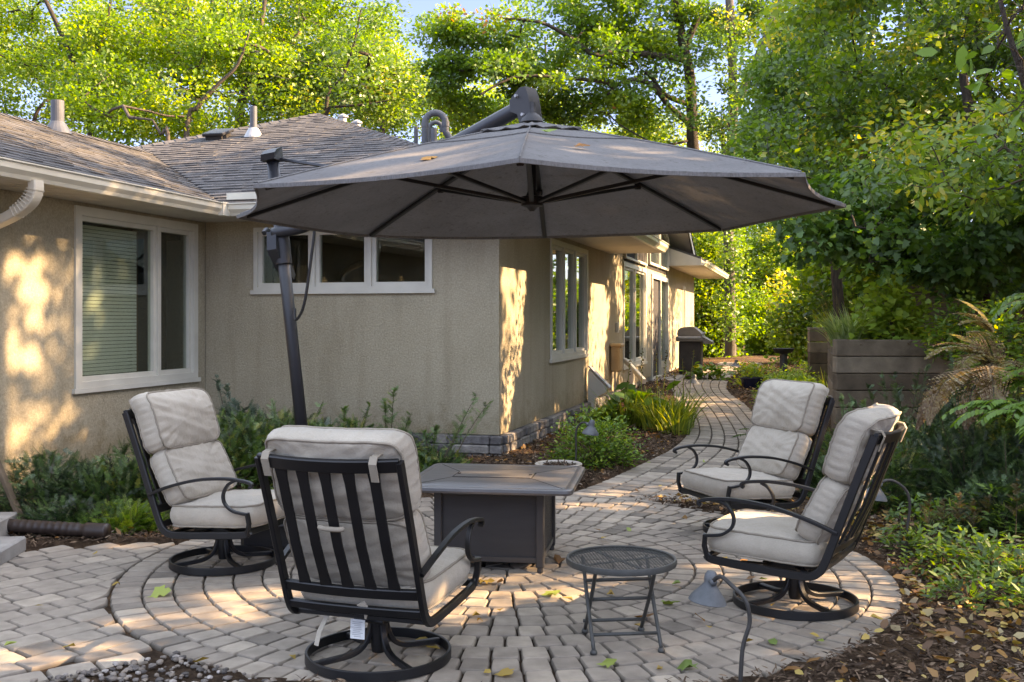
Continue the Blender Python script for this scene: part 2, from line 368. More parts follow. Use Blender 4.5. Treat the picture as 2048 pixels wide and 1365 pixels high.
M['lf_yewgreen'] = mat_leaf('leaf_yewgreen', [(0, (.014, .036, .010)), (.5, (.045, .115, .022)), (.9, (.11, .22, .04)), (1, (.24, .25, .05))], .2, .45, .07)
M['lf_fernbrown'] = mat_leaf('leaf_fern_brown', [(0, (.15, .08, .05)), (.4, (.27, .18, .11)), (.75, (.40, .34, .21)), (1, (.32, .35, .16))], .3, .6, .03)
M['lf_fern'] = mat_leaf('leaf_fern', [(0, (.03, .07, .02)), (1, (.10, .19, .04))], .3, .6, .03)
M['lf_grass'] = mat_leaf('leaf_grass', [(0, (.07, .13, .02)), (.6, (.20, .27, .04)), (1, (.42, .40, .09))], .4, .5, .05)
M['lf_varieg'] = mat_leaf('leaf_variegated', [(0, (.14, .22, .08)), (.6, (.30, .40, .17)), (1, (.50, .55, .32))], .35, .5, .05)
M['lf_seed'] = mat_leaf('seed_heads', [(0, (.07, .05, .025)), (1, (.17, .13, .06))], .3, .7, .02)
SKYS = .15; SUNS = 2.0; EXPO = 3.5; WBT = 11800; SKA = 500; SKD = 1; TINT = 20; SKL = (.15, .195, .34)
# ================================================================== HOUSE (local frame: x out of the side wall, y away from the camera along it)
HA = math.atan2(-.2639, .9646); HP = Vector((-.134, 10.70, 0))
HM = Matrix.Translation(HP) @ Matrix.Rotation(HA, 4, 'Z'); HMI = HM.inverted()
def HL(p): return HM @ Vector(p)
def HI(p): return HMI @ Vector(p)
def ray_local(px, py):
    o = HI((0, 0, EYE)); d = HMI.to_3x3() @ (at(px, py, 1.) - Vector((0, 0, EYE))); return o, d
def hit(px, py, n, c):      # plane n.p = c in local frame
    o, d = ray_local(px, py); n = Vector(n); t = (c - n.dot(o)) / n.dot(d); return o + d * t
house = thing('house', 'single storey beige stucco house with grey shingled hip roof and white framed windows', 'house', HP, HA)
SOF = 2.63; ZE = 2.76; PT = .39
def wall_boxes(mb, axis, u0, u1, z0, z1, ops, n0, n1):
    us = sorted({u0, u1, *[o[0] for o in ops], *[o[1] for o in ops]}); zs = sorted({z0, z1, *[o[2] for o in ops], *[o[3] for o in ops]})
    us = [u for u in us if u0 <= u <= u1]; zs = [z for z in zs if z0 <= z <= z1]
    for i in range(len(us) - 1):
        run = None
        for j in range(len(zs) - 1):
            uc = (us[i] + us[i + 1]) / 2; zc = (zs[j] + zs[j + 1]) / 2
            ins = any(o[0] < uc < o[1] and o[2] < zc < o[3] for o in ops)
            if not ins:
                if run is None: run = zs[j]
                end = zs[j + 1]
            if (ins or j == len(zs) - 2) and run is not None:
                if axis == 'x': mb.box2((us[i], n0, run), (us[i + 1], n1, end))
                else: mb.box2((n0, us[i], run), (n1, us[i + 1], end))
                run = None
LW = (-2.18, -.17, .918, 2.597); MW = (-2.80, -.724, 1.875, 2.56); SW = (2.295, 4.66, 1.06, 2.565); GW = (7.92, 10.76, .71, 2.58); DW = (11.6, 14.5, .26, 2.52); FW = (17.9, 18.5, 1.1, 2.45)
w = MB(); wall_boxes(w, 'y', -7.5, 0, .087, 2.75, [LW], -3.61, -3.41); w.build('wall', M['stucco'], house)
w = MB(); wall_boxes(w, 'x', -3.405, 0, .363, 2.75, [MW], 0, .2); w.build('wall', M['stucco'], house)
w = MB(); wall_boxes(w, 'y', .2, 20.9, .363, 2.9, [SW, GW, DW, FW], -.2, 0)
w.prism([(-.004, 7.0, 2.9), (-.004, 16.2, 2.9), (-.004, 16.2, 3.0), (-.004, 11.75, 4.6), (-.004, 7.0, 3.0)], (-.15, 0, 0))
w.box2((-.2, 11.6, .2), (0, 14.5, .26))
w.build('wall', M['stucco'], house)
w = MB(); w.box2((-9.5, 3, .1), (-3.7, 3.2, 2.7)); w.box2((-9.6, 3.2, .1), (-9.4, 21, 2.7)); w.box2((-9.4, 20.9, .1), (0, 21.1, 2.75)); w.box2((-8.4, -7.7, .1), (-3.61, -7.5, 2.7)); w.box2((-8.5, -7.5, .1), (-8.3, 3, 2.7))
w.build('wall', M['stucco'], house)
# dark skirt below the left wall, floor inside
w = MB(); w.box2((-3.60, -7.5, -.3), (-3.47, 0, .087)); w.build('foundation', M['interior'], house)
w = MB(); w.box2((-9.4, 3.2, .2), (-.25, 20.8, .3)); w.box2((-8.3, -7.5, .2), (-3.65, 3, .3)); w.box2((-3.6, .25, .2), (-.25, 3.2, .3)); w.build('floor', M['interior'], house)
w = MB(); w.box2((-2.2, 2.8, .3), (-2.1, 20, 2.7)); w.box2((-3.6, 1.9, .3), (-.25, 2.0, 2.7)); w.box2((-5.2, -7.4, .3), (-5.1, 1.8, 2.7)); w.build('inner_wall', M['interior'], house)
# ledge stone base
st = MB(); rs = random.Random(3)
def ledge(a, b, horiz):
    for (z0, z1) in ((-.05, .075), (.08, .165), (.17, .262), (.267, .355)):
        u = a
        while u < b - .02:
            L = min(rs.uniform(.12, .42), b - u); o = rs.uniform(.018, .05)
            if horiz: st.cbox((u + L / 2, -.01 - o / 2, (z0 + z1) / 2), (L - .008, .06 + o, z1 - z0), rs.uniform(.006, .014), Matrix.Rotation(rs.uniform(-.02, .02), 3, 'Y'), rs.random())
            else: st.cbox((.01 + o / 2, u + L / 2, (z0 + z1) / 2), (.06 + o, L - .008, z1 - z0), rs.uniform(.006, .014), Matrix.Rotation(rs.uniform(-.02, .02), 3, 'X'), rs.random())
            u += L
ledge(-3.4, .045, True); ledge(.02, 7.2, False)
st.build('stone_base', M['stone'], house)
w = MB(); w.box2((-3.4, .03, -.2), (-.05, .19, .362)); w.box2((-.19, .2, -.2), (-.03, 20.9, .362)); w.build('foundation', M['concrete'], house)

# roof
def roof_plane(mb, O, U, V, poly, course=.135):
    O = Vector(O); U = Vector(U).normalized(); V = Vector(V).normalized(); Nn = U.cross(V)
    if Nn.z < 0: Nn = -Nn
    P2 = [((Vector(p) - O).dot(U), (Vector(p) - O).dot(V)) for p in poly]
    mb.add([O + U * a + V * b - Nn * .012 for a, b in P2], [list(range(len(P2)))], .1)
    vmax = max(b for _, b in P2); v = 0; k = 0
    while v < vmax - .02:
        vm = v + course * .5; xs = []
        for i in range(len(P2)):
            (a0, b0), (a1, b1) = P2[i], P2[(i + 1) % len(P2)]
            if (b0 > vm) != (b1 > vm): xs.append(a0 + (a1 - a0) * (vm - b0) / (b1 - b0))
        xs.sort()
        for j in range(0, len(xs) - 1, 2):
            u = xs[j]
            while u < xs[j + 1] - .01:
                L = min(rs.uniform(.10, .30), xs[j + 1] - u); h = rs.choice((.007, .008, .013, .015)) ; dv = rs.uniform(-.004, .004)
                a, b = u + .002, u + L - .002; t = min(1, max(0, rs.gauss(.5, .2))) * (1 if h > .01 else .8)
                lo = v + dv; up = v + course * 1.12
                vs = [O + U * a + V * lo + Nn * h, O + U * b + V * lo + Nn * h, O + U * b + V * up + Nn * .001, O + U * a + V * up + Nn * .001, O + U * a + V * lo - Nn * .01, O + U * b + V * lo - Nn * .01, O + U * a + V * up - Nn * .01, O + U * b + V * up - Nn * .01]
                mb.add(vs, [[0, 1, 2, 3], [4, 5, 1, 0], [0, 3, 6, 4], [1, 5, 7, 2]], t)
                u += L
        v += course; k += 1
def zl(d): return ZE + PT * d
rf = MB()
roof_plane(rf, (-2.87, -.54, ZE), (1, 0, 0), (0, 1, PT), [(-2.87, -.54, ZE), (.85, -.54, ZE), (-4.25, 4.56, zl(5.1)), (-6.55, 2.26, zl(2.8)), (-5.67, 2.26, zl(2.8))])
roof_plane(rf, (-2.87, -7.6, ZE), (0, 1, 0), (-1, 0, PT), [(-2.87, -7.6, ZE), (-2.87, -.54, ZE), (-5.67, 2.26, zl(2.8)), (-5.67, -7.6, zl(2.8))])
roof_plane(rf, (.85, -.54, ZE), (0, 1, 0), (-1, 0, PT), [(.85, -.54, ZE), (.85, 6.6, ZE), (-.3, 8.2, zl(1.15)), (-4.25, 12, zl(5.1)), (-4.25, 4.56, zl(5.1))])
rf.build('roof', M['shingle'], house)
r2 = MB()
for poly in ([(-4.25, 4.56, zl(5.1)), (-4.25, 21.3, zl(5.1)), (-9.7, 21.3, zl(-.35)), (-9.7, -.89 + 0, zl(-.35))], [(-5.67, -7.8, zl(2.8)), (-5.67, 2.26, zl(2.8)), (-6.6, 2.3, zl(1.9)), (-8.7, 2.26, zl(-.2)), (-8.7, -7.8, zl(-.2))]): r2.poly(poly, .4)
# gable roof over the great room (ridge across the house) with thickness
for (ya, yb) in ((11.75, 6.9), (11.75, 16.25)):
    za = 4.70; zb = 4.70 - .39 * abs(yb - ya)
    r2.prism([(.5, ya, za), (.5, yb, zb), (-4.6, yb, zb), (-4.6, ya, za)], (0, 0, .07), .4)
r2.prism([(.78, 14.5, 2.98), (.78, 23.0, 2.98), (-4.2, 23.0, 4.8), (-4.2, 14.5, 4.8)], (0, 0, .05), .4)
r2.build('roof', M['shingle'], house)
cap = MB()
def capline(a, b, w_=.15):
    a = Vector(a); b = Vector(b); n = int((b - a).length / .16)
    for i in range(n):
        p = a.lerp(b, i / n); q = a.lerp(b, (i + 1.25) / n); d = (q - p).normalized(); s_ = d.cross(Vector((0, 0, 1))).normalized() * w_; t = rs.uniform(.25, .8)
        cap.add([p + s_ - Vector((0, 0, .035)), p + Vector((0, 0, .03)), p - s_ - Vector((0, 0, .035)), q + s_ - Vector((0, 0, .048)), q + Vector((0, 0, .018)), q - s_ - Vector((0, 0, .048))], [[0, 1, 4, 3], [1, 2, 5, 4], [0, 2, 1]], t)
for a_, b_ in (((.85, -.54, ZE), (-4.25, 4.56, zl(5.1))), ((-6.55, 2.26, zl(2.8)), (-4.25, 4.56, zl(5.1))), ((-5.67, -7.6, zl(2.8)), (-5.67, 2.26, zl(2.8)))):
    cap = MB(); capline(a_, b_); cap.build('ridge_cap', M['shingle'], house)
# gutters
def gutter_mb(path):      # path of (x,y,z) bottoms-inner edge with outward dirs given
    g = MB()
    for a, b, nrm in path:
        a = Vector(a); b = Vector(b); n_ = Vector(nrm); Z = Vector((0, 0, 1))
        prof = [(0, 0), (.055, 0), (.07, .03), (.10, .065), (.105, .11), (.12, .118), (.12, .128), (.095, .128), (.092, .07), (.06, .02), (.008, .02), (.008, .13), (0, .13)]
        pa = [a + n_ * p + Z * q for p, q in prof]; pb = [b + n_ * p + Z * q for p, q in prof]; k = len(prof)
        g.add(pa + pb, [[i, (i + 1) % k, k + (i + 1) % k, k + i] for i in range(k)] + [list(range(k)), list(range(k, 2 * k))[::-1]])
    return g
gutter_mb([((-2.85, -7.6, SOF), (-2.85, -.66, SOF), (1, 0, 0)), ]).build('gutter', M['gutter'], house)
gutter_mb([((-2.73, -.56, SOF), (.85, -.56, SOF), (0, -1, 0))]).build('gutter', M['gutter'], house)
gutter_mb([((.87, -.54, SOF), (.87, 6.45, SOF), (1, 0, 0))]).build('gutter', M['gutter'], house)
gutter_mb([((.80, 14.5, 2.83), (.80, 23.0, 2.83), (1, 0, 0))]).build('gutter', M['gutter'], house)
w = MB(); w.box2((-2.735, -.75, SOF - .004), (-2.85, -.555, SOF + .135)); w.box((-2.63, -.50, 2.85), (.42, .02, .07)); w.build('gutter_corner', M['gutter'], house)
# soffits (boards) and fascias
sf = MB()
def sfb():
    global sf
    sf.build('soffit', M['soffit'], house); sf = MB()
y = -7.5
while y < -.54: sf.box2((-3.405, y, SOF + .002), (-2.86, y + .088, SOF + .02)); y += .1
sfb()
x = -3.4
while x < .84: sf.box2((x, -.55, SOF + .004), (x + .088, -.002, SOF + .022)); x += .1
sfb()
y = 0.
while y < 6.5: sf.box2((.002, y, SOF + .002), (.86, y + .088, SOF + .02)); y += .1
sfb()
y = 14.5
while y < 22.9: sf.box2((.002, y, 2.83), (.79, y + .088, 2.85)); y += .1
sfb()
for sgn in (-1, 1):      # rake soffit boards
    for k in range(44):
        d = k * .1 + .02; zz = 4.685 - .39 * d - .012
        sf.prism([(.003, 11.75 + sgn * d, zz), (.47, 11.75 + sgn * d, zz), (.47, 11.75 + sgn * (d + .094), zz - .0367), (.003, 11.75 + sgn * (d + .094), zz - .0367)], (0, 0, .01))
sf.build('soffit', M['soffit'], house)
fc = MB()
for sgn in (-1, 1):
    e = 4.5
    fc.prism([(.505, 11.75, 4.77), (.505, 11.75 + sgn * e, 4.77 - .39 * e), (.505, 11.75 + sgn * e, 4.60 - .39 * e), (.505, 11.75, 4.60)], (.022, 0, 0))
fc.box2((-.0, 6.46, SOF + .024), (.87, 6.52, 2.78))
fc.prism([(.002, 14.44, 2.83), (.80, 14.44, 2.83), (.80, 14.44, 2.97), (.002, 14.44, 3.26)], (0, .05, 0))
fc.build('fascia', M['white'], house)
dk = MB()
for sgn in (-1, 1):
    e = 4.52; dk.prism([(.527, 11.75, 4.79), (.527, 11.75 + sgn * e, 4.79 - .39 * e), (.527, 11.75 + sgn * e, 4.745 - .39 * e), (.527, 11.75, 4.745)], (.015, 0, 0))
dk.build('drip_edge', M['interior'], house)

# windows: frame(part) > sash, pane, sill
def window(plane, n, u0, u1, z0, z1, panes, fw=.07, sw=.045, depth=.05, sill=True, proud=.02, glassm='glass', name='window', lab=None):
    """plane 'x': wall in xz at y=n facing -y ; plane 'y': wall in yz at x=n facing +x"""
    def B(mb, a, b, c, d, e0, e1):
        if plane == 'x': mb.box2((a, n - e1, c), (b, n - e0, d))
        else: mb.box2((n + e0, a, c), (n + e1, b, d))
    f = MB(); e0, e1 = -.09, proud
    B(f, u0, u0 + fw, z0, z1, e0, e1); B(f, u1 - fw, u1, z0, z1, e0, e1); B(f, u0 + fw, u1 - fw, z1 - fw, z1, e0, e1); B(f, u0 + fw, u1 - fw, z0, z0 + fw * .7, e0, e1)
    edges = [u0 + fw] + [u0 + fw + (u1 - u0 - 2 * fw) * p for p in panes] + [u1 - fw]
    for e in edges[1:-1]: B(f, e - .022, e + .022, z0 + fw * .7, z1 - fw, e0, e1 - .006)
    fo = f.build(name, M['white'], house)
    if lab: fo['label'] = lab
    for i in range(len(edges) - 1):
        a = edges[i] + (.022 if i else 0); b = edges[i + 1] - (.022 if i < len(edges) - 2 else 0); c = z0 + fw * .7; d = z1 - fw
        s = MB(); s0, s1 = -.08, -.012
        B(s, a, a + sw, c, d, s0, s1); B(s, b - sw, b, c, d, s0, s1); B(s, a + sw, b - sw, d - sw, d, s0, s1); B(s, a + sw, b - sw, c, c + sw, s0, s1)
        s.build('sash', M['white'], fo)
        g = MB(); B(g, a + sw - .004, b - sw + .004, c + sw - .004, d - sw + .004, -.05, -.044); g.build('pane', M[glassm], fo)
    if sill:
        s = MB(); B(s, u0 - .03, u1 + .03, z0 - .045, z0 - .001, -.02, .034); s.build('sill', M['white'], fo)
    return fo
wl = window('y', -3.41, *LW, [.66], fw=.085, lab='large two pane window with white blinds pulled half down')
bl = MB(); z = 1.02
while z < 2.45:
    bl.box2((-3.62, -2.05, z), (-3.60, -.98, z + .03)); z += .036
bl.build('blind', M['blind'], wl)
w = MB(); w.box2((-3.70, -.99, .95), (-3.64, -.90, 2.55)); cm = mat_var('brown_casing', (.09, .04, .02), (.12, .06, .03)); w.build('inner_casing', cm, wl)
window('x', 0, *MW, [.335, .665], fw=.045, lab='row of three square windows with white frames')
window('y', 0, *SW, [.33, .66], fw=.07, lab='three tall narrow panes on the side wall')
window('y', 0, *GW, [.5], fw=.08, lab='tall double window beside the patio door')
window('y', 0, 17.9, 18.5, 1.1, 2.45, [], fw=.06)
# transom row over the great window and gable lights
window('y', 0.03, 8.0, 10.72, 2.64, 2.98, [.5], fw=.05, sw=.02, sill=False)
w = MB(); w.box2((-.004, 7.95, 2.6), (.001, 10.76, 3.0)); w.build('transom_back', M['interior'], house)
tw = MB(); zt = lambda y: 4.42 - .39 * abs(y - 11.75)
tg = MB()
for (ya, yb) in ((11.1, 12.6), (12.75, 14.3)):
    pts = [(.004, ya, 2.72), (.004, yb, 2.72), (.004, yb, zt(yb))] + ([(.004, 11.75, zt(11.75))] if ya < 11.75 < yb else []) + [(.004, ya, zt(ya))]
    tg.prism(pts, (.012, 0, 0))
    for p, q in zip(pts, pts[1:] + pts[:1]): tw.bar([Vector(p) + Vector((.02, 0, 0)), Vector(q) + Vector((.02, 0, 0))], .07, .05, (1, 0, 0), ch=.02)
go = tw.build('gable_window', M['white'], house); go['label'] = 'sloping topped glazing under the gable'
tg.build('pane', M['glass'], go)
w = MB(); w.prism([(-.003, 11.0, 2.6), (-.003, 14.4, 2.6), (-.003, 14.4, 3.3), (-.003, 11.75, 4.4), (-.003, 11.0, 4.1)], (.005, 0, 0)); w.build('gable_back', M['interior'], house)
# patio door
d = MB()
for (a, b, c, e) in ((11.6, 11.7, .26, 2.52), (14.4, 14.5, .26, 2.52), (11.7, 14.4, 2.43, 2.52), (11.7, 14.4, .26, .32), (13.0, 13.1, .32, 2.43)): d.box2((-.09, a, c), (.03, b, e))
do = d.build('patio_door', M['white'], house); do['label'] = 'white framed sliding patio door with a dark screen'
g = MB(); g.box2((-.05, 13.1, .32), (-.044, 14.4, 2.43)); g.build('pane', M['glass'], do)
g = MB(); g.box2((-.03, 11.7, .32), (-.024, 13.0, 2.43)); g.build('screen_panel', M['screen'], do)
g = MB(); g.box2((0, 13.1, .32), (.02, 14.4, .62)); g.build('kick_panel', M['white'], do)
w = MB(); w.cbox((.25, 13.05, .24), (.5, 3.1, .1), .01); w.build('door_step', M['concrete'], house)
# wall clutter
w = MB(); w.cbox((.03, 7.15, 1.42), (.05, .09, .17), .008); w.build('wall_switch', M['white'], house)
def hy(px): o, d_ = ray_local(px, 700); t = (0 - o.x) / d_.x; return (o + d_ * t).y
# tan utility box
yb = hy(1222); b0 = thing('utility_box', 'tan metal utility box on the stucco wall above a thin conduit', 'utility box', HL((.0, yb, .0)), HA)
w = MB(); w.cbox((.09, 0, .90), (.16, .30, .40), .02); w.cbox((.10, 0, 1.13), (.20, .33, .06), .02)
for k in range(7): w.box((.09, -.155, .82 + k * .045), (.10, .012, .018))
w.build('cabinet', M['meter'], b0)
w = MB(); w.tube([(.06, .05, .7), (.06, .05, .2)], .014, 8); w.tube(bezc([(.1, .1, .7), (.14, .3, .5), (.08, .45, .25), (.05, .4, .15)]), .007, 6); w.build('conduit', M['galv'], b0)
# splashed downspouts
def spout(name, lab, px, zt_, z0, fwd, big=1.):
    yy = hy(px); t = thing(name, lab, 'downspout', HL((0, yy, 0)), HA)
    a = MB(); a.bar([(.04, 0, zt_), (.04, 0, z0)], .09 * big, .06 * big, (0, 1, 0)); a.build('pipe', M['spout'], t)
    a = MB(); a.bar(bezc([(.04, 0, z0 + .12), (.05, 0, z0), (.12 + fwd * .3, -.02, z0 - .08), (fwd, -.06, z0 - .2)], 5), .095 * big, .065 * big, (0, 1, 0)); a.build('elbow', M['spout'], t)
    return t
yy = hy(1172); t = thing('wall_vent_hood', 'grey angular metal hood with pointed front on a short post by the wall', 'vent hood', HL((0, yy, 0)), HA)
a = MB(); a.prism([(.04, -.06, .78), (.06, -.06, .84), (.33, -.06, .56), (.30, -.06, .50), (.14, -.06, .42), (.14, -.06, .15), (.04, -.06, .15)], (0, .12, 0)); a.build('hood', M['spout'], t)
a = MB(); a.bar([(.05, 0, .88), (.36, 0, .57)], .16, .02, (0, 1, 0)); a.build('lid', M['galv'], t)
yy = hy(1240); t = thing('downspout_extension', 'white downspout kicking out from the wall behind the lilies', 'downspout', HL((0, yy, 0)), HA)
a = MB(); a.bar([(.05, .2, .84), (.12, .1, .80), (.5, -.55, .52)], .09, .065, (0, 0, 1)); a.build('pipe', M['white'], t)
a = MB(); a.bar([(.22, -.1, .72), (.22, -.1, .17)], .1, .08, (0, 1, 0)); a.build('post', M['white'], t)
# left downspout elbow under the gutter
a = MB(); a.bar(bezc([(-2.80, -3.41, 2.64), (-2.80, -3.41, 2.56), (-2.85, -3.41, 2.47), (-3.0, -3.41, 2.38), (-3.33, -3.41, 2.22), (-3.36, -3.41, 1.9), (-3.36, -3.41, .2)], 6), .11, .075, (0, 1, 0), ch=.12)
for k in range(9):
    q = k / 8; p = Vector((-2.80, -3.41, 2.575)).lerp(Vector((-2.97, -3.41, 2.40)), q) + Vector((.02 * math.sin(q * PI), 0, -.01 * math.sin(q * PI)))
    dq = Vector((-.2 - q * .9, 0, -1 + q * .5)).normalized(); a.bar([p, p + dq * .008], .124, .09, (0, 1, 0), ch=.1)
a.build('downspout', M['spout'], house)
# roof penetrations (things of their own on the roof)
nF = Vector((0, -PT, 1)); cF = ZE + PT * .54; nL = Vector((PT, 0, 1)); cL = ZE - PT * 2.87; nR = Vector((PT, 0, 1)); cR = ZE + PT * .85
def roof_thing(px, py, n_, c_, name, lab, cat, group=None):
    p = hit(px, py, n_, c_); return thing(name, lab, cat, HL(p), HA, group), p
def boot(t, r, tiltn, mat='galv'):
    b_ = MB(); b_.lathe([(r * 2.4, -.04), (r * 2.2, -.01), (r * 1.3, .09), (r * 1.05, .11)], n=20); b_.build('flashing', M[mat], t)
t, p = roof_thing(115, 262, nL, cL, 'vent_pipe', 'short thick grey vent pipe on the left roof slope', 'vent pipe'); boot(t, .07, 0, 'pvc')
a = MB(); a.lathe([(.075, 0), (.075, .36), (.06, .36), (.06, .30)], n=20); a.build('pipe', M['pvc'], t)
t, p = roof_thing(507, 272, nF, cF, 'vent_pipe', 'thin dark vent pipe with flared metal flashing high on the middle roof', 'vent pipe'); boot(t, .06, 0)
a = MB(); a.lathe([(.05, 0), (.05, .42), (.04, .42), (.04, .36)], n=20); a.build('pipe', M['pvc'], t)
t, p = roof_thing(436, 278, nF, cF, 'roof_vent', 'low black box vent near the left hip of the middle roof', 'roof vent')
a = MB(); a.cbox((0, 0, .09), (.34, .34, .05), .012, Matrix.Rotation(math.atan(PT), 3, 'X')); a.build('hood', M['black'], t)
a = MB(); a.box((0, 0, .04), (.26, .26, .1), Matrix.Rotation(math.atan(PT), 3, 'X')); a.build('base', M['interior'], t)
# pvc stack group behind the hip
def stackpipe(px, ytop, Y, r, lab, hook=None):
    p = at(px, ytop, Y); lp = HI(p); zr = zl(min(.85 - lp.x, 5.1)); t = thing('vent_stack', lab, 'vent pipe', HL((lp.x, lp.y, zr)), 0)
    H = p.z - zr; a = MB()
    if hook:
        q = [(0, 0, -.2), (0, 0, H - hook)]
        for k in range(9): an = PI * k / 8; q.append((hook - hook * math.cos(an), 0, H - hook + hook * math.sin(an)))
        if r > .04: q += [(2 * hook, 0, H - hook - .12), (2 * hook + .06, 0, H - hook - .22), (2 * hook + .17, 0, H - hook - .3)]
        a.tube(q, r, 14); a.build('pipe', M['pvc'], t)
        c_ = MB()
        for zz in (H - hook - .02,): c_.tube([(0, 0, zz - .04), (0, 0, zz + .02)], r * 1.12, 14)
        c_.tube([(2 * hook, 0, H - hook + .02), (2 * hook, 0, H - hook - .05)], r * 1.14, 14)
        c_.build('coupling', M['pvc'], t)
    else:
        a.lathe([(r, -.2), (r, H), (r * .8, H), (r * .8, H - .1)], n=16); a.build('pipe', M['pvc'], t)
stackpipe(832, 254, 15.0, .030, 'slim straight grey pipe, leftmost of the roof pipes by the hip')
stackpipe(850, 226, 14.7, .049, 'tallest grey roof pipe bent over in a thick swan neck', .145)
stackpipe(859, 245, 15.0, .031, 'smaller grey swan neck pipe inside the tall bend', .09)
stackpipe(868, 257, 14.6, .042, 'short straight grey pipe in front of the swan neck bends')
for px, yt, lab in ((686, 228, 'left and taller of the two pale capped flues behind the hip'), (714, 240, 'right and lower of the two pale capped flues behind the hip')):
    p = at(px, yt, 19.5); lp = HI(p); t = thing('flue_cap', lab, 'flue', HL((lp.x, lp.y, p.z - .9)), 0)
    a = MB(); a.lathe([(.06, -.3), (.06, .68)], n=14); a.build('flue', M['galv'], t)
    a = MB(); a.lathe([(.07, .68), (.07, .82), (.10, .83), (.10, .86), (.02, .9)], n=14); a.lathe([(.1, .64), (.1, .67), (.06, .68)], n=14); a.build('cap', M['galv'], t)
# ================================================================== GROUND, PAVING
CC = Vector((-.03, 6.62)); CR = 2.36
Lp = [(.30, 8.80), (.74, 9.36), (1.2, 10.16), (1.68, 11.2), (2.17, 12.9), (2.52, 15.1), (2.75, 17.5), (3.0, 19.5), (3.34, 22), (4.3, 25), (5.3, 28), (6.3, 31.5)]
Rp = [(1.75, 8.15), (2.1, 8.9), (2.55, 9.9), (2.95, 11.2), (3.2, 12.7), (3.48, 14.7), (3.75, 16.6), (4.04, 19.4), (4.7, 22.5), (5.6, 25.5), (6.6, 28), (7.6, 31)]
FLD = [(-1.62, 4.74), (-4.5, 2.58), (-6.2, 5.5), (-3.6, 6.75), (-3.12, 7.18), (-2.4, 7.25), (-1.9, 7.5), (-1.15, 8.70), (0, 7)]
def resample(pts, n):
    c = bezc([(x, y, 0) for x, y in pts], 24); L = [0]
    for a, b in zip(c, c[1:]): L.append(L[-1] + (b - a).length)
    out = []; j = 0
    for k in range(n):
        s_ = L[-1] * k / (n - 1)
        while j < len(L) - 2 and L[j + 1] < s_: j += 1
        out.append(c[j].lerp(c[j + 1], (s_ - L[j]) / max(L[j + 1] - L[j], 1e-9)))
    return out, L[-1]
LS, LL = resample(Lp, 180); RS, RL = resample(Rp, 180)
def path_pt(s_, w_):     # s 0..1 , w 0..1
    k = min(178.999, max(0, s_ * 179)); i = int(k); f = k - i
    a = LS[i].lerp(LS[i + 1], f); b = RS[i].lerp(RS[i + 1], f); p = a.lerp(b, w_); return (p.x, p.y)
def inpoly(pts, x, y):
    x = np.asarray(x, float); y = np.asarray(y, float); r = np.zeros(x.shape, bool); n = len(pts)
    for i in range(n):
        (x0, y0), (x1, y1) = pts[i], pts[(i + 1) % n]
        with np.errstate(divide='ignore', invalid='ignore'):
            r ^= ((y0 > y) != (y1 > y)) & (x < (x1 - x0) * (y - y0) / (y1 - y0 if y1 != y0 else 1e-9) + x0)
    return r
PATHPOLY = [(p.x, p.y) for p in LS[::6]] + [(p.x, p.y) for p in RS[::-6]]
def paved(x, y): return (np.hypot(np.asarray(x) - CC.x, np.asarray(y) - CC.y) < CR) | inpoly(PATHPOLY, x, y) | inpoly(FLD, x, y)
# ground sheet
def axis(a, b, d, lo, hi):
    c = list(np.arange(a, b, d)); s_ = d; v = c[-1]
    while v < hi: s_ *= 1.3; v += s_; c.append(v)
    s_ = d; v = a
    while v > lo: s_ *= 1.3; v -= s_; c.insert(0, v)
    return np.array(c)
gx = axis(-7, 9, .075, -400, 400); gy = axis(2, 16, .085, -60, 600)
XX, YY = np.meshgrid(gx, gy); ZZ = G(XX, YY)
pv = paved(XX, YY); ins = (XX > -4) & (XX < 7) & (YY < 34)
rough = (RNG.random(XX.shape) - .5) * .02 + .018 * np.sin(XX * 3.1 + 1) * np.cos(YY * 2.3)
ZZ = np.where(pv, ZZ - .022, ZZ + .012 + np.where(ins, rough, 0))
nx, ny = len(gx), len(gy)
me = bpy.data.meshes.new('ground'); me.vertices.add(nx * ny)
me.vertices.foreach_set('co', np.stack([XX, YY, ZZ], -1).astype(np.float32).reshape(-1))
idx = np.arange(nx * ny).reshape(ny, nx); q = np.stack([idx[:-1, :-1], idx[:-1, 1:], idx[1:, 1:], idx[1:, :-1]], -1).reshape(-1, 4)
me.loops.add(q.size); me.polygons.add(len(q)); me.loops.foreach_set('vertex_index', q.reshape(-1).astype(np.int32)); me.polygons.foreach_set('loop_start', (np.arange(len(q)) * 4).astype(np.int32)); me.update(calc_edges=True)
tag(link(me, 'ground', M['soil'], None, True), None, None, None, 'structure')

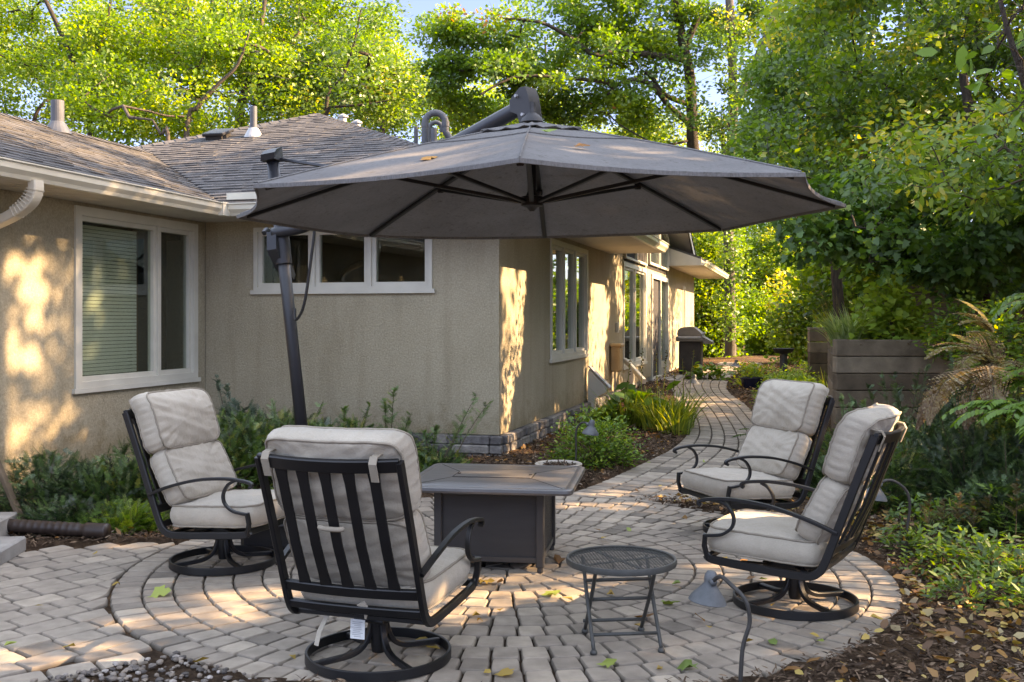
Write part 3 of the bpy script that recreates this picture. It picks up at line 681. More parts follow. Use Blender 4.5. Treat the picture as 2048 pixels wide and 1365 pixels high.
pav = MB(); rp = random.Random(5)
def out_circle(p):
    v = Vector(p[:2]) - CC; return tuple(CC + v.normalized() * (CR + .008)) if v.length < CR + .008 else p
EA = Vector((-4.6, 2.70)); EB = Vector((-1.74, 4.86)); ED = (EB - EA).normalized(); EN = Vector((-ED.y, ED.x))
def out_edge(p):
    p = Vector(p[:2]); d = (p - EA).dot(EN)
    if d < .02: p = p + EN * (.02 - d)
    return out_circle(tuple(p))
def paver(q, tint=None, gapw=.0018, top=.0, b=.012, push=None):
    """q: four CCW ground points"""
    if push: q = [push(p) for p in q]
    ar = abs(sum(q[i][0] * q[(i + 1) % 4][1] - q[(i + 1) % 4][0] * q[i][1] for i in range(4))) / 2
    if ar < .005: return
    cx = sum(p[0] for p in q) / len(q); cy = sum(p[1] for p in q) / len(q)
    def shrink(pts, d):
        out = []
        for p in pts:
            v = Vector((cx - p[0], cy - p[1])); L = v.length; out.append((p[0] + v.x / L * min(d, L * .9), p[1] + v.y / L * min(d, L * .9)))
        return out
    q = shrink(q, gapw * 1.7)
    tx, ty, tz = rp.gauss(0, .007), rp.gauss(0, .007), rp.gauss(0, .0014); z0 = Gf(cx, cy) + top + tz
    def oct_(pts, f):
        o = []; n = len(pts)
        for i in range(n):
            p = Vector(pts[i]); a = Vector(pts[i - 1]); c = Vector(pts[(i + 1) % n])
            fa = min(f / max((a - p).length, 1e-6), .45); fc = min(f / max((c - p).length, 1e-6), .45)
            o += [p.lerp(a, fa), p.lerp(a, fa * .3).lerp(p.lerp(c, fc * .3), .5), p.lerp(c, fc)]
        return o
    o0 = oct_(q, .030); o1 = oct_(shrink(q, .006), .028); o2 = oct_(shrink(q, b), .024)
    def zz(p, d): return (p[0], p[1], z0 + d + (p[0] - cx) * tx + (p[1] - cy) * ty + (Gf(p[0], p[1]) - Gf(cx, cy)))
    vs = [zz(p, -.05) for p in o0] + [zz(p, -.016) for p in o0] + [zz(p, -.006) for p in o1] + [zz(p, 0) for p in o2]
    n = len(o0); fs = [[r * n + k, r * n + (k + 1) % n, (r + 1) * n + (k + 1) % n, (r + 1) * n + k] for r in range(3) for k in range(n)] + [[3 * n + k for k in range(n)]]
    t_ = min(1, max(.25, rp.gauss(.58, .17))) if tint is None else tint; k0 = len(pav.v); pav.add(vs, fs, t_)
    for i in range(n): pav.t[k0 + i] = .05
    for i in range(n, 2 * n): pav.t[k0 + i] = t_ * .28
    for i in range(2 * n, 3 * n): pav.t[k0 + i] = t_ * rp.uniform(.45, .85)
rw = CR / 14
for i in range(14):
    r0, r1 = i * rw, (i + 1) * rw; n = max(1, round(2 * PI * (r0 + r1) / 2 / (.138 if i < 13 else .125))); ph = rp.random() * 6
    if i == 0: n = 5
    for k in range(n):
        a0 = ph + 2 * PI * k / n; a1 = ph + 2 * PI * (k + 1) / n; e = rp.uniform(-.04, .04) / max(n, 8)
        if i == 0: r0 = .02
        dg = .0035 / r1; a0 += dg; a1 -= dg
        paver([(CC.x + r0 * math.cos(a0), CC.y + r0 * math.sin(a0)), (CC.x + r1 * math.cos(a0), CC.y + r1 * math.sin(a0)), (CC.x + r1 * math.cos(a1), CC.y + r1 * math.sin(a1)), (CC.x + r0 * math.cos(a1), CC.y + r0 * math.sin(a1))][::1], None, .0006)
# path courses
nc = 7
for c in range(nc):
    s_ = 0.; LLc = (LL + RL) / 2; s_ = rp.random() * .004
    while s_ < 1:
        ds = rp.uniform(.125, .16) / LLc * (1 if s_ < .6 else 1.15)
        e_ = .003 / LLc; q = [path_pt(s_ + e_, (c + 1) / nc), path_pt(s_ + ds - e_, (c + 1) / nc), path_pt(s_ + ds - e_, c / nc), path_pt(s_ + e_, c / nc)]
        cx = sum(p[0] for p in q) / 4; cy = sum(p[1] for p in q) / 4
        if math.hypot(cx - CC.x, cy - CC.y) > CR - .04: paver(q, push=out_circle)
        s_ += ds
# left field
a = rad(52); ux, uy = math.cos(a), math.sin(a)
r = -60
for r in range(-40, 60):
    v0 = r * .165; u = -8 + rp.random() * .2
    while u < 10:
        L = rp.uniform(.15, .30); c_ = (u + L / 2, v0 + .08)
        X = -2.5 + c_[0] * ux - c_[1] * uy; Y = 5.5 + c_[0] * uy + c_[1] * ux
        if -6.5 < X < 0 and 2.5 < Y < 9 and (inpoly(FLD, X, Y) or ((Vector((X, Y)) - EA).dot(EN) > .03 and inpoly([(-4.6, 2.65), (-1.5, 4.9), (-1.5, 5.3), (-5, 3.4)], X, Y))) and (Vector((X, Y)) - EA).dot(EN) > .0 and math.hypot(X - CC.x, Y - CC.y) > CR - .055:
            P = [(u, v0), (u + L, v0), (u + L, v0 + .165), (u, v0 + .165)]
            paver([(-2.5 + p * ux - w_ * uy, 5.5 + p * uy + w_ * ux) for p, w_ in P], None, .0025, push=out_edge)
        u += L
# soldier edge along the gravel
e0, e1 = EA, EB; dv = (e1 - e0); n = int(dv.length / .2); dv /= n; nn = Vector((dv.y, -dv.x)).normalized() * .17
for k in range(n):
    p = e0 + dv * k; q = p + dv; paver([tuple(p + nn), tuple(q + nn), tuple(q), tuple(p)], None, .004, .002, push=out_circle)
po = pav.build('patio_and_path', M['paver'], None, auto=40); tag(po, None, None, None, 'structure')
print('pavers', len(pav.v) // 48)

# bark mulch chips, leaf litter, gravel
def scatter(n, x0, x1, y0, y1, cond, dens=None):
    x = RNG.uniform(x0, x1, n); y = RNG.uniform(y0, y1, n); k = cond(x, y); return x[k], y[k]
def inview(x, y, m=.3): return (np.abs(x) < .5 * y + m) & (y > 3.9)
HLcut = lambda x, y: ~inhouse(x, y)
ca, sa = math.cos(-HA), math.sin(-HA)
def inhouse(x, y):
    lx = (x - HP.x) * ca - (y - HP.y) * sa; ly = (x - HP.x) * sa + (y - HP.y) * ca
    return ((lx < 0) & (ly > 0)) | ((lx < -3.45))
gravel = lambda x, y: (y < 4.9) & (x < -.9) & (x > -4) & ~paved(x, y)
beds = lambda x, y: ~paved(x, y) & ~inhouse(x, y) & inview(x, y) & ~gravel(x, y)
cx_, cy_ = scatter(190000, -5, 7, 4, 12, beds); c2x, c2y = scatter(40000, -2, 9, 12, 30, beds)
x = np.concatenate([cx_, c2x]); y = np.concatenate([cy_, c2y])
n = len(x); sc = np.where(y > 12, 1.8, 1.)
P = np.stack([x, y, G(x, y) + .012 + RNG.uniform(0, .03, n)], 1)
D = rnd_dirs(n); D[:, 2] *= .35; Nn = rnd_dirs(n); Nn[:, 2] += 1.2
lb = LB(); V = leaf_arr(P, D, Nn, RNG.uniform(.015, .06, n) * sc, 'lance', .9); lb.add(V, np.clip(RNG.normal(.45, .25, n), 0, 1))
tag(lb.build('bark_mulch', M['chip']), 'dark shredded bark mulch covering the planting beds', 'mulch', None, 'stuff')
def litter_at(x, y, smin, smax, lift=.035):
    n = len(x); P = np.stack([x, y, G(x, y) + lift + RNG.uniform(0, .02, n)], 1); D = rnd_dirs(n); D[:, 2] *= .3; Nn = rnd_dirs(n); Nn[:, 2] += 1.6
    V = leaf_arr(P, D, Nn, RNG.uniform(smin, smax, n), 'lance' if smax > .08 else 'oval', 1.9 if smax > .08 else 1.3); V[:, :, 2] += np.abs(RNG.normal(0, .006, V.shape[:2])); return V
x, y = scatter(11000, 1.2, 6, 4, 10, lambda x, y: beds(x, y) & (np.sin(x * 4 + y) + np.cos(y * 3.3) + RNG.normal(0, 1, len(x)) > -.6))
lb = LB(); V = litter_at(x, y, .03, .085); lb.add(V[:], RNG.random(len(V)) ** .9)
x, y = scatter(11000, -5, 7, 7, 32, beds); V = litter_at(x, y, .03, .07); lb.add(V, RNG.random(len(V)) * .8)
tag(lb.build('leaf_litter', M['litter']), 'brown and yellow fallen leaves lying all over the mulch beds', 'fallen leaves', None, 'stuff')
# gravel pebbles
pb = MB(); rg = random.Random(9); ico = [(0, 0, 1), (.89, 0, .45), (.28, .85, .45), (-.72, .53, .45), (-.72, -.53, .45), (.28, -.85, .45), (.72, .53, -.45), (-.28, .85, -.45), (-.89, 0, -.45), (-.28, -.85, -.45), (.72, -.53, -.45), (0, 0, -1)]
icf = [[0, 1, 2], [0, 2, 3], [0, 3, 4], [0, 4, 5], [0, 5, 1], [1, 6, 2], [2, 7, 3], [3, 8, 4], [4, 9, 5], [5, 10, 1], [2, 6, 7], [3, 7, 8], [4, 8, 9], [5, 9, 10], [1, 10, 6], [6, 11, 7], [7, 11, 8], [8, 11, 9], [9, 11, 10], [10, 11, 6]]
k = 0
while k < 900:
    X = rg.uniform(-3.2, -.9); Y = rg.uniform(4., 4.95)
    if not bool(gravel(np.array(X), np.array(Y))) or math.hypot(X - CC.x, Y - CC.y) < CR + .02: k += .3; continue
    r0 = rg.uniform(.007, .020); R = Matrix.Rotation(rg.random() * 6, 3, 'Z'); t = rg.random(); sz = (rg.uniform(.8, 1.3), rg.uniform(.7, 1.1), rg.uniform(.45, .8))
    pb.add([R @ Vector((p[0] * sz[0] * r0 * rg.uniform(.85, 1.15), p[1] * sz[1] * r0, p[2] * sz[2] * r0)) + Vector((X, Y, .015 + r0 * .3)) for p in ico], icf, t); k += 1
tag(pb.build('gravel', M['gravel'], None, auto=50), 'grey and tan pebbles at the patio edge', 'gravel', None, 'stuff')

# individual leaves on the paving
leafpx = [(317, 1192, 'g', .12), (232, 1175, 'y', .06), (400, 1328, 'y', .08), (190, 1113, 'y', .06), (138, 1300, 'y', .07), (22, 1295, 'g', .07), (80, 1217, 'y', .05), (1135, 1203, 'y', .08), (1105, 1193, 'g', .11), (1222, 1195, 'y', .06), (1338, 1212, 'g', .10), (1352, 1172, 'g', .06), (1195, 1065, 'o', .06), (1207, 1082, 'y', .07), (1258, 1064, 'g', .05), (1120, 1125, 'o', .09), (1215, 1335, 'g', .09), (1376, 1340, 'g', .09), (1320, 1342, 'y', .05), (1290, 1240, 'o', .14), (1275, 1258, 'y', .06), (1450, 1122, 'y', .06), (1488, 1128, 'o', .07), (1527, 1163, 'g', .08), (1502, 1162, 'o', .06), (1545, 1218, 'y', .06), (1630, 1278, 'y', .05), (1640, 1290, 'g', .07), (952, 1235, 'y', .05), (960, 1248, 'y', .04), (970, 1170, 'y', .09), (1000, 1170, 'o', .06), (1010, 1352, 'y', .09), (975, 1352, 'y', .06), (845, 1290, 'y', .08), (865, 1302, 'y', .08), (585, 1322, 'y', .05), (1408, 928, 'g', .05), (1275, 986, 'o', .06), (1320, 976, 'y', .06), (1390, 948, 'g', .05), (1370, 1040, 'o', .05), (1400, 1245, 'o', .08), (1420, 1262, 'y', .05), (1000, 1225, 'y', .05), (1310, 1018, 'o', .04), (1545, 1290, 'g', .08), (1495, 1290, 'y', .06)]
kinds = {'g': ('lf', 'small green fallen leaf lying on the pavers', 'litter_green', (0., 1)), 'y': ('lf', 'small yellow fallen leaf lying on the pavers', 'litter', (.68, .8)), 'o': ('lf', 'curled orange brown fallen leaf lying on the pavers', 'litter', (.22, .5))}
for (px, py, k, s_) in leafpx:
    X, Y = ground_px(px, py); an = RNG.random() * 6.28; lb = LB()
    V = leaf_arr(np.array([[0, 0, .0]]), np.array([[math.cos(an), math.sin(an), .12]]), np.array([[RNG.normal() * .25, RNG.normal() * .25, 1]]), s_, 'maple' if s_ > .08 else 'oval', 1.2 if s_ <= .08 else 1)
    V[:, :, 2] += np.abs(RNG.normal(0, .012, V.shape[:2])) + .004
    V[:, :, :2] -= V[:, :, :2].mean(1, keepdims=True)
    lb.add(V, kinds[k][3][0] + (kinds[k][3][1] - kinds[k][3][0]) * RNG.random()); o = lb.build('fallen_leaf', M[kinds[k][2]]); o.location = (X, Y, Gf(X, Y) + .002)
    tag(o, kinds[k][1], 'leaf', {'g': 'green fallen leaves on the patio', 'y': 'yellow fallen leaves on the patio', 'o': 'orange brown fallen leaves on the patio'}[k])

# ================================================================== CHAIRS
from mathutils import noise as mno
def cushion(w, d, h, nw=30, nd=30, puff=.3, e=.30, wr=.004, seed=0, bend=None, center_puff=1.):
    """puffy box centred at the origin: w (x) by d (y) by h (z); returns MB and two seam loops"""
    rr = np.random.default_rng(seed); ph = rr.random(12) * 6.28
    b = MB(); nh = 5
    def side(u): return math.copysign(abs(u), u)
    def P(u, v, s_):            # u,v in -1..1 over the face, s = -1/1 top/bottom
        # rounded corners
        r = .12; uu, vv = u, v
        m_ = max(abs(u), abs(v))
        ang = math.atan2(v, u)
        if m_ > 0:
            k = (abs(u) ** 7 + abs(v) ** 7) ** (1 / 7) / m_; uu, vv = u / k, v / k
        th = 1 - .55 * (m_ ** 5) ; dome = puff * (1 - u * u) ** .55 * (1 - v * v) ** .55 * center_puff
        z = s_ * h / 2 * (1 - puff * .5 + dome)
        z += wr * (math.sin(7 * u + 3 * v + ph[0]) * .5 + math.sin(11 * v - 4 * u + ph[1]) * .4 + math.sin(17 * u + 9 * v + ph[2]) * .3) * (1 - m_ ** 4)
        nz = mno.noise(Vector((u * 1.7 + seed * 3.1, v * 1.7, s_ * 5.))); cr = abs(mno.noise(Vector((u * 2.2 + seed, v * 1.2 + 7., s_ * 3. + 9.))))
        z += s_ * (wr * 1.3 * nz - wr * .55 * max(0, .07 - cr) / .07) * (1 - m_ ** 6)
        # gathered wrinkles near the seam
        z -= s_ * wr * 1.0 * m_ ** 3 * (1 - .75 * m_ ** 12) * (math.sin(ang * 19 + ph[3] + 2 * math.sin(3 * ang + ph[6])) * .7 + math.sin(ang * 31 + ph[4] + 2.2 * math.sin(4 * ang)) * .6)
        bulge = 0
        return [uu * w / 2, vv * d / 2, z]
    top = [[P(-1 + 2 * i / nw, -1 + 2 * j / nd, 1) for j in range(nd + 1)] for i in range(nw + 1)]
    bot = [[P(-1 + 2 * i / nw, -1 + 2 * j / nd, -1) for j in range(nd + 1)] for i in range(nw + 1)]
    loop = [(i, 0) for i in range(nw)] + [(nw, j) for j in range(nd)] + [(i, nd) for i in range(nw, 0, -1)] + [(0, j) for j in range(nd, 0, -1)]
    idx = {}; vs = []
    for i in range(nw + 1):
        for j in range(nd + 1): idx[(0, i, j)] = len(vs); vs.append(top[i][j])
    for i in range(nw + 1):
        for j in range(nd + 1): idx[(1, i, j)] = len(vs); vs.append(bot[i][j])
    fs = []
    for i in range(nw):
        for j in range(nd):
            fs.append([idx[(0, i, j)], idx[(0, i + 1, j)], idx[(0, i + 1, j + 1)], idx[(0, i, j + 1)]])
            fs.append([idx[(1, i, j)], idx[(1, i, j + 1)], idx[(1, i + 1, j + 1)], idx[(1, i + 1, j)]])
    prev = [idx[(1, i, j)] for i, j in loop]
    for k in range(1, nh + 1):
        if k == nh: cur = [idx[(0, i, j)] for i, j in loop]
        else:
            cur = []
            for q, (i, j) in enumerate(loop):
                a = Vector(bot[i][j]); c = Vector(top[i][j]); t = k / nh; p = a.lerp(c, t); o = Vector((p.x, p.y, 0)).normalized()
                p += o * (.022 * math.sin(PI * t) + wr * .8 * math.sin(q * 1.9 + ph[5]) * math.sin(PI * t) * (.6 + .4 * math.sin(q * .7))); cur.append(len(vs)); vs.append(list(p))
        m_ = len(loop)
        for q in range(m_): fs.append([prev[q], prev[(q + 1) % m_], cur[(q + 1) % m_], cur[q]])
        prev = cur
    tl = [Vector(top[i][j]) for i, j in loop]; bl_ = [Vector(bot[i][j]) for i, j in loop]
    if bend:
        vs = [bend(Vector(p)) for p in vs]; tl = [bend(p) for p in tl]; bl_ = [bend(p) for p in bl_]
    b.add(vs, fs); return b, tl, bl_
def ring_tube(mb, loop, r, n=6):
    m_ = len(loop); vs = []; fs = []
    for i in range(m_):
        d = (loop[(i + 1) % m_] - loop[i - 1]).normalized(); a = d.orthogonal() if abs(d.z) > .9 else d.cross(Vector((0, 0, 1))).normalized(); a.normalize(); b_ = d.cross(a)
        vs += [loop[i] + (a * math.cos(2 * PI * k / n) + b_ * math.sin(2 * PI * k / n)) * r for k in range(n)]
    for i in range(m_):
        j = (i + 1) % m_; fs += [[i * n + k, i * n + (k + 1) % n, j * n + (k + 1) % n, j * n + k] for k in range(n)]
    mb.add(vs, fs)
def make_cushion(name, w, d, h, M4, parent, seed, **kw):
    b, t1, t2 = cushion(w, d, h, seed=seed, **kw); b.v = [tuple(M4 @ Vector(p)) for p in b.v]
    o = b.build(name, M['fabric'], parent, smooth=True); p = MB()
    ring_tube(p, [M4 @ (v * 1.006) for v in t1], .006); ring_tube(p, [M4 @ (v * 1.006) for v in t2], .006)
    p.build('piping', M['piping'], o, smooth=True); return o
def frame4(o, x, y, z):
    m_ = Matrix((Vector(x).normalized(), Vector(y).normalized(), Vector(z).normalized())).transposed().to_4x4(); m_.translation = Vector(o); return m_
BD = Vector((-.371, 0, .928)); BN = Vector((.928, 0, .371))        # direction up the back, and its normal towards the sitter
def make_chair(lab, X, Y, facing, seed, tags=False, seat_dz=0):
    t = thing('swivel_chair', lab, 'patio chair', (X, Y, Gf(X, Y)), rad(facing), 'cushioned swivel chairs round the fire table')
    B = M['black']
    b = MB(); b.bar([(.325 * math.cos(2 * PI * k / 56), .325 * math.sin(2 * PI * k / 56), .027) for k in range(56)], .045, .014, (0, 0, 1), closed=True); b.build('base_ring', B, t, auto=35)
    for k in range(4):
        a = PI / 4 + k * PI / 2 + .12; c, s_ = math.cos(a), math.sin(a); b = MB()
        b.bar(bezc([(c * r, s_ * r, z) for r, z in ((.035, .185), (.045, .13), (.075, .075), (.13, .045), (.22, .036), (.32, .032))], 6), .030, .024, (-s_, c, 0)); b.build('leg', B, t, auto=35)
    b = MB(); b.lathe([(.03, .035), (.035, .06), (.042, .12), (.042, .17), (.055, .172), (.055, .195), (.038, .2), (.038, .23)], n=20); b.build('post', B, t, auto=35)
    b = MB()
    b.cbox((.02, 0, .212), (.20, .15, .03), .004); b.cbox((0, .085, .232), (.30, .02, .035), .003, Matrix.Rotation(rad(4), 3, 'Y')); b.cbox((0, -.085, .232), (.30, .02, .035), .003, Matrix.Rotation(rad(4), 3, 'Y'))
    for k in range(7): b.tube([(-.10 + k * .035, -.07, .205), (-.10 + k * .035, .07, .205)], .012, 7)
    b.bar([(-.12, -.26, .246), (-.05, -.12, .228), (-.05, .12, .228), (-.12, .26, .246)], .04, .012, (1, 0, 0)); b.bar([(.2, -.26, .262), (.12, -.12, .232), (.12, .12, .232), (.2, .26, .262)], .04, .012, (1, 0, 0))
    b.build('rocker_mechanism', B, t, auto=35)
    b = MB(); side = [(.385, .292), (.36, .272), (.28, .262), (.10, .25), (-.08, .240), (-.16, .242), (-.205, .262), (-.24, .31), (-.30, .47), (-.40, .745), (-.488, .975)]
    for s_ in (-1, 1): b.bar(bezc([(x, s_ * .325, z) for x, z in side], 5), .024, .042, (0, 1, 0))
    b.bar([(.375, -.32, .283), (.375, 0, .278), (.375, .32, .283)], .022, .035, (1, 0, .3)); b.bar([(-.17, -.32, .243), (-.17, .32, .243)], .03, .022, (1, 0, 0))
    b.build('seat_frame', B, t, auto=35)
    # back: curved top rail, lower rail, slats
    def bk(h, y, o=0.):       # point on the back plane at height h
        x = -.25 - (h - .33) * .37; c = .045 * (1 - (y / .325) ** 2) * min(1, (h - .3) / .4 + .25); return Vector((x - c + o, y, h - c * .2))
    b = MB(); b.bar([bk(.962, y) for y in np.linspace(-.32, .32, 13)], .024, .058, BN); b.build('back_rail', B, t, auto=35)
    b = MB(); b.bar([bk(.385, y) for y in np.linspace(-.32, .32, 9)], .022, .05, BN); b.build('back_rail', B, t, auto=35)
    b = MB(); b.bar([bk(.295, y) for y in np.linspace(-.32, .32, 9)], .022, .04, BN); b.build('back_rail', B, t, auto=35)
    for k in range(5):
        y = -.32 + .64 * (k + 1) / 6; b = MB(); hs = np.linspace(.39, .955, 9)
        b.bar([bk(h, y * (1 + .0 * h)) for h in hs], [.046 + (.012 if i in (0, 8) else 0) for i in range(9)], .012, (0, 1, 0)); b.build('slat', B, t, auto=35)
    for s_ in (-1, 1):
        b = MB(); yy = s_ * .35
        b.bar(bezc([(-.305, s_ * .338, .478), (-.16, yy, .535), (.04, yy, .585), (.22, yy, .602), (.34, yy, .596), (.405, yy, .583), (.418, yy, .566), (.402, yy, .556)], 7), [.030] * 50, .018, (0, 1, 0))
        a = b.build('arm', B, t, auto=35)
        b = MB(); b.bar(bezc([(.30, yy, .592), (.255, yy, .565), (.225, yy, .51), (.235, yy, .455), (.285, yy, .415), (.345, yy, .402), (.385, yy, .398)], 7), .024, .016, (0, 1, 0)); b.bar([(.383, s_ * .345, .405), (.392, s_ * .338, .34), (.375, s_ * .328, .27)], .030, .022, (0, 1, 0)); b.build('arm_support', B, t, auto=35)
    # cushions
    Ms = frame4((.10, 0, .362 + seat_dz), (1, 0, .045), (0, 1, 0), (-.045, 0, 1)); make_cushion('seat_cushion', .60, .62, .15, Ms, t, seed, puff=.36, wr=.004)
    def wrapb(p):  # slight hollow
        return Vector((p.x, p.y, p.z + .02 * (p.y / .27) ** 2))
    c1 = bk(.53, 0) + BN * .120 + Vector((.02, 0, 0)); tilt1 = Vector((-.46, 0, .89)).normalized(); n1 = Vector((.89, 0, .46))
    make_cushion('back_cushion', .35, .60, .155, frame4(c1, tilt1, (0, 1, 0), n1 * 1.), t, seed + 1, puff=.42, wr=.006, bend=wrapb)
    c2 = bk(.862, 0) + BN * .140; tilt2 = Vector((-.31, 0, .95)).normalized(); n2 = Vector((.95, 0, .31))
    make_cushion('head_cushion', .375, .62, .17, frame4(c2, tilt2, (0, 1, 0), n2), t, seed + 2, puff=.46, wr=.008, bend=lambda p: Vector((p.x, p.y, p.z - .05 * max(0, (p.x - .05) / .15) ** 2 + .02 * (p.y / .27) ** 2)))
    for yy in (-.225, .275):
        b = MB(); p0 = bk(.962, yy)
        b.bar([p0 + BN * .05 + BD * .03, p0 + BD * .040, p0 - BN * .022 + BD * .02, p0 - BN * .022 - BD * .06], .035, .006, (0, 1, 0)); b.build('tie_strap', M['piping'], t)
    if tags:
        b = MB(); b.tube(bezc([bk(.70, .06) - BN * .02, bk(.70, .03) - BN * .028, bk(.70, -.03) - BN * .03, bk(.695, -.05) - BN * .015], 4), .011, 8); b.build('cushion_loop', M['piping'], t, smooth=True)
        b = MB(); b.bar([(-.17, .02, .225), (-.175, .02, .14)], .07, .002, (0, 1, 0)); b.build('care_label', M['label'], t)
        tx = MB()
        for k in range(9): tx.box((-.1765, .02 + (.004 if k % 2 else -.002), .215 - k * .008), (.001, .05 - (k % 3) * .008, .002))
        tx.build('printed_lines', M['galv'], bpy.data.objects[[c.name for c in kids(t) if c.name.startswith('care_label')][0]])
        b = MB(); b.bar([(-.16, .17, .24), (-.19, .20, .16), (-.20, .21, .10)], .022, .004, (0, 1, 0)); b.build('tie_strap', M['fabric'], t)
        b = MB(); b.bar([bk(.33, -.04), bk(.30, -.06), bk(.25, -.045)], [.05, .03, .008], .006, (0, 1, 0)); b.build('tie_strap', M['fabric'], t)
    return t
make_chair('black slatted swivel chair seen from behind, nearest to the camera', -.61, 4.755, 72, 1, True)
make_chair('swivel chair with grey beige cushions under the left wall window beside the umbrella base', -1.83, 6.60, -17.5, 21)
make_chair('swivel chair seen side on beside the low grey lamp with a slumped head cushion', 1.54, 5.66, 149, 41)
make_chair('swivel chair farthest back where the path leaves the patio', 1.73, 7.60, -159, 61)

# ================================================================== FIRE TABLE
t = thing('fire_pit_table', 'dark bronze square fire pit table with a lidded burner in its top', 'table', (-.095, 6.74, 0), rad(-8.5))
b = MB(); s2 = .535
def rsq(h, r, z, n=6):
    o = []
    for (sx, sy, a0) in ((1, 1, 0), (-1, 1, 90), (-1, -1, 180), (1, -1, 270)):
        for k in range(n + 1): a = rad(a0 + 90 * k / n); o.append(Vector((sx * (h - r) + r * math.cos(a), sy * (h - r) + r * math.sin(a), z)))
    return o
def loft(b, loops, capb=True):
    n = len(loops[0]); vs = [p for l in loops for p in l]; fs = [[i * n + k, i * n + (k + 1) % n, (i + 1) * n + (k + 1) % n, (i + 1) * n + k] for i in range(len(loops) - 1) for k in range(n)]
    if capb: fs.append(list(range(n))[::-1])
    fs.append([(len(loops) - 1) * n + k for k in range(n)]); b.add(vs, fs)
loft(b, [rsq(s2 - .03, .05, .505), rsq(s2 - .004, .06, .508), rsq(s2, .06, .520), rsq(s2 - .004, .058, .536), rsq(s2 - .018, .05, .541), rsq(s2 - .045, .04, .541), rsq(s2 - .05, .038, .5385), rsq(s2 - .055, .036, .541), rsq(.2, .02, .5415)])
tt = b.build('table_top', M['tabletop'], t, auto=30)
b = MB(); b.cbox((-.02, .02, .5435), (.50, .24, .006), .002); lid = b.build('burner_lid', M['tabletop'], tt)
b = MB(); b.box((-.02, .02, .5405), (.52, .26, .004)); b.build('lid_gap', M['interior'], tt)
b = MB()
for sx in (-1, 1):
    for sy in (-1, 1): b.bar([(-.02 + sx * .262, .02 + sy * .132, .5418), (sx * .47, sy * .47, .5414)], .004, .0016, (1, 0, 0))
b.build('seam', M['interior'], tt)
b = MB()
for s_ in (-1, 1): b.cbox((-.02 + s_ * .235, .02, .548), (.02, .03, .004), .001)
b.build('handle', M['interior'], lid)
for k, (dx, dy) in enumerate(((0, -1), (1, 0), (0, 1), (-1, 0))):
    R = Matrix.Rotation(math.atan2(dx, -dy), 3, 'Z'); b = MB(); b.cbox(R @ Vector((0, -.318, .285)), Vector((.60, .012, .42)), .003, R)
    b.v = b.v; b.build('side_panel', M['wicker'], t)
    b = MB(); b.cbox(R @ Vector((0, -.328, .485)), (.62, .012, .04), .003, R); b.build('rail', M['bronze'], t)
    b = MB(); b.cbox(R @ Vector((0, -.328, .075)), (.62, .012, .035), .003, R); b.build('rail', M['bronze'], t)
for sx in (-1, 1):
    for sy in (-1, 1):
        b = MB(); b.cbox((sx * .318, sy * .318, .27), (.05, .05, .48), .006); b.lathe([(.018, 0), (.02, .008), (.018, .03)], (sx * .318, sy * .318, 0), 12); b.build('leg', M['bronze'], t)
b = MB(); b.box((0, 0, .06), (.5, .5, .03)); b.build('tank_floor', M['interior'], t)

# ================================================================== SIDE TABLE
t = thing('side_table', 'small round folding metal side table with a mesh top', 'side table', (.525, 5.0, 0), rad(6))
R0 = .262; zt_ = .405
b = MB(); b.lathe([(R0 - .012, zt_), (R0 - .004, zt_ - .022), (R0 + .002, zt_ - .024), (R0 + .004, zt_ - .01), (R0, zt_ + .004), (R0 - .008, zt_ + .004), (R0 - .012, zt_)], n=56, cap=False); b.build('rim', M['tablemetal'], t, auto=40)
b = MB(); k = -R0 + .014
while k < R0 - .01:
    L = math.sqrt(max(0, (R0 - .008) ** 2 - k * k))
    for an in (32, -32):
        R = Matrix.Rotation(rad(an), 3, 'Z'); b.box(R @ Vector((0, k, zt_ - .006 + an * .00004)), (2 * L, .0034, .0012), R)
    k += .0165
b.build('mesh_top', M['tablemetal'], t)
b = MB()
for an in (0, 90): R = Matrix.Rotation(rad(an + 20), 3, 'Z'); b.box(R @ Vector((0, 0, zt_ - .014)), (2 * R0 - .03, .022, .004), R)
b.build('top_brace', M['tablemetal'], t)
for sx in (-1, 1):
    x = sx * .155 if sx > 0 else -.165
    for s_ in (-1, 1):
        xo = x + s_ * sx * .0
        b = MB(); b.tube(bezc([(x + (0 if s_ > 0 else -sx * .018), s_ * .13, zt_ - .02), (x + (0 if s_ > 0 else -sx * .018), 0, .21), (x + (0 if s_ > 0 else -sx * .018), -s_ * .165, .02)], 4), .0095, 9); b.lathe([(.016, 0), (.018, .01), (.012, .022)], (x + (0 if s_ > 0 else -sx * .018), -s_ * .168, 0), 10); b.build('leg', M['tablemetal'], t, smooth=True)
for (y, z) in ((0, .21), (-.115, .075), (.115, .075), (.045, .29)):
    b = MB(); b.tube([(-.165, y, z), (.155, y, z)], .0085, 9); b.build('crossbar', M['tablemetal'], t, smooth=True)

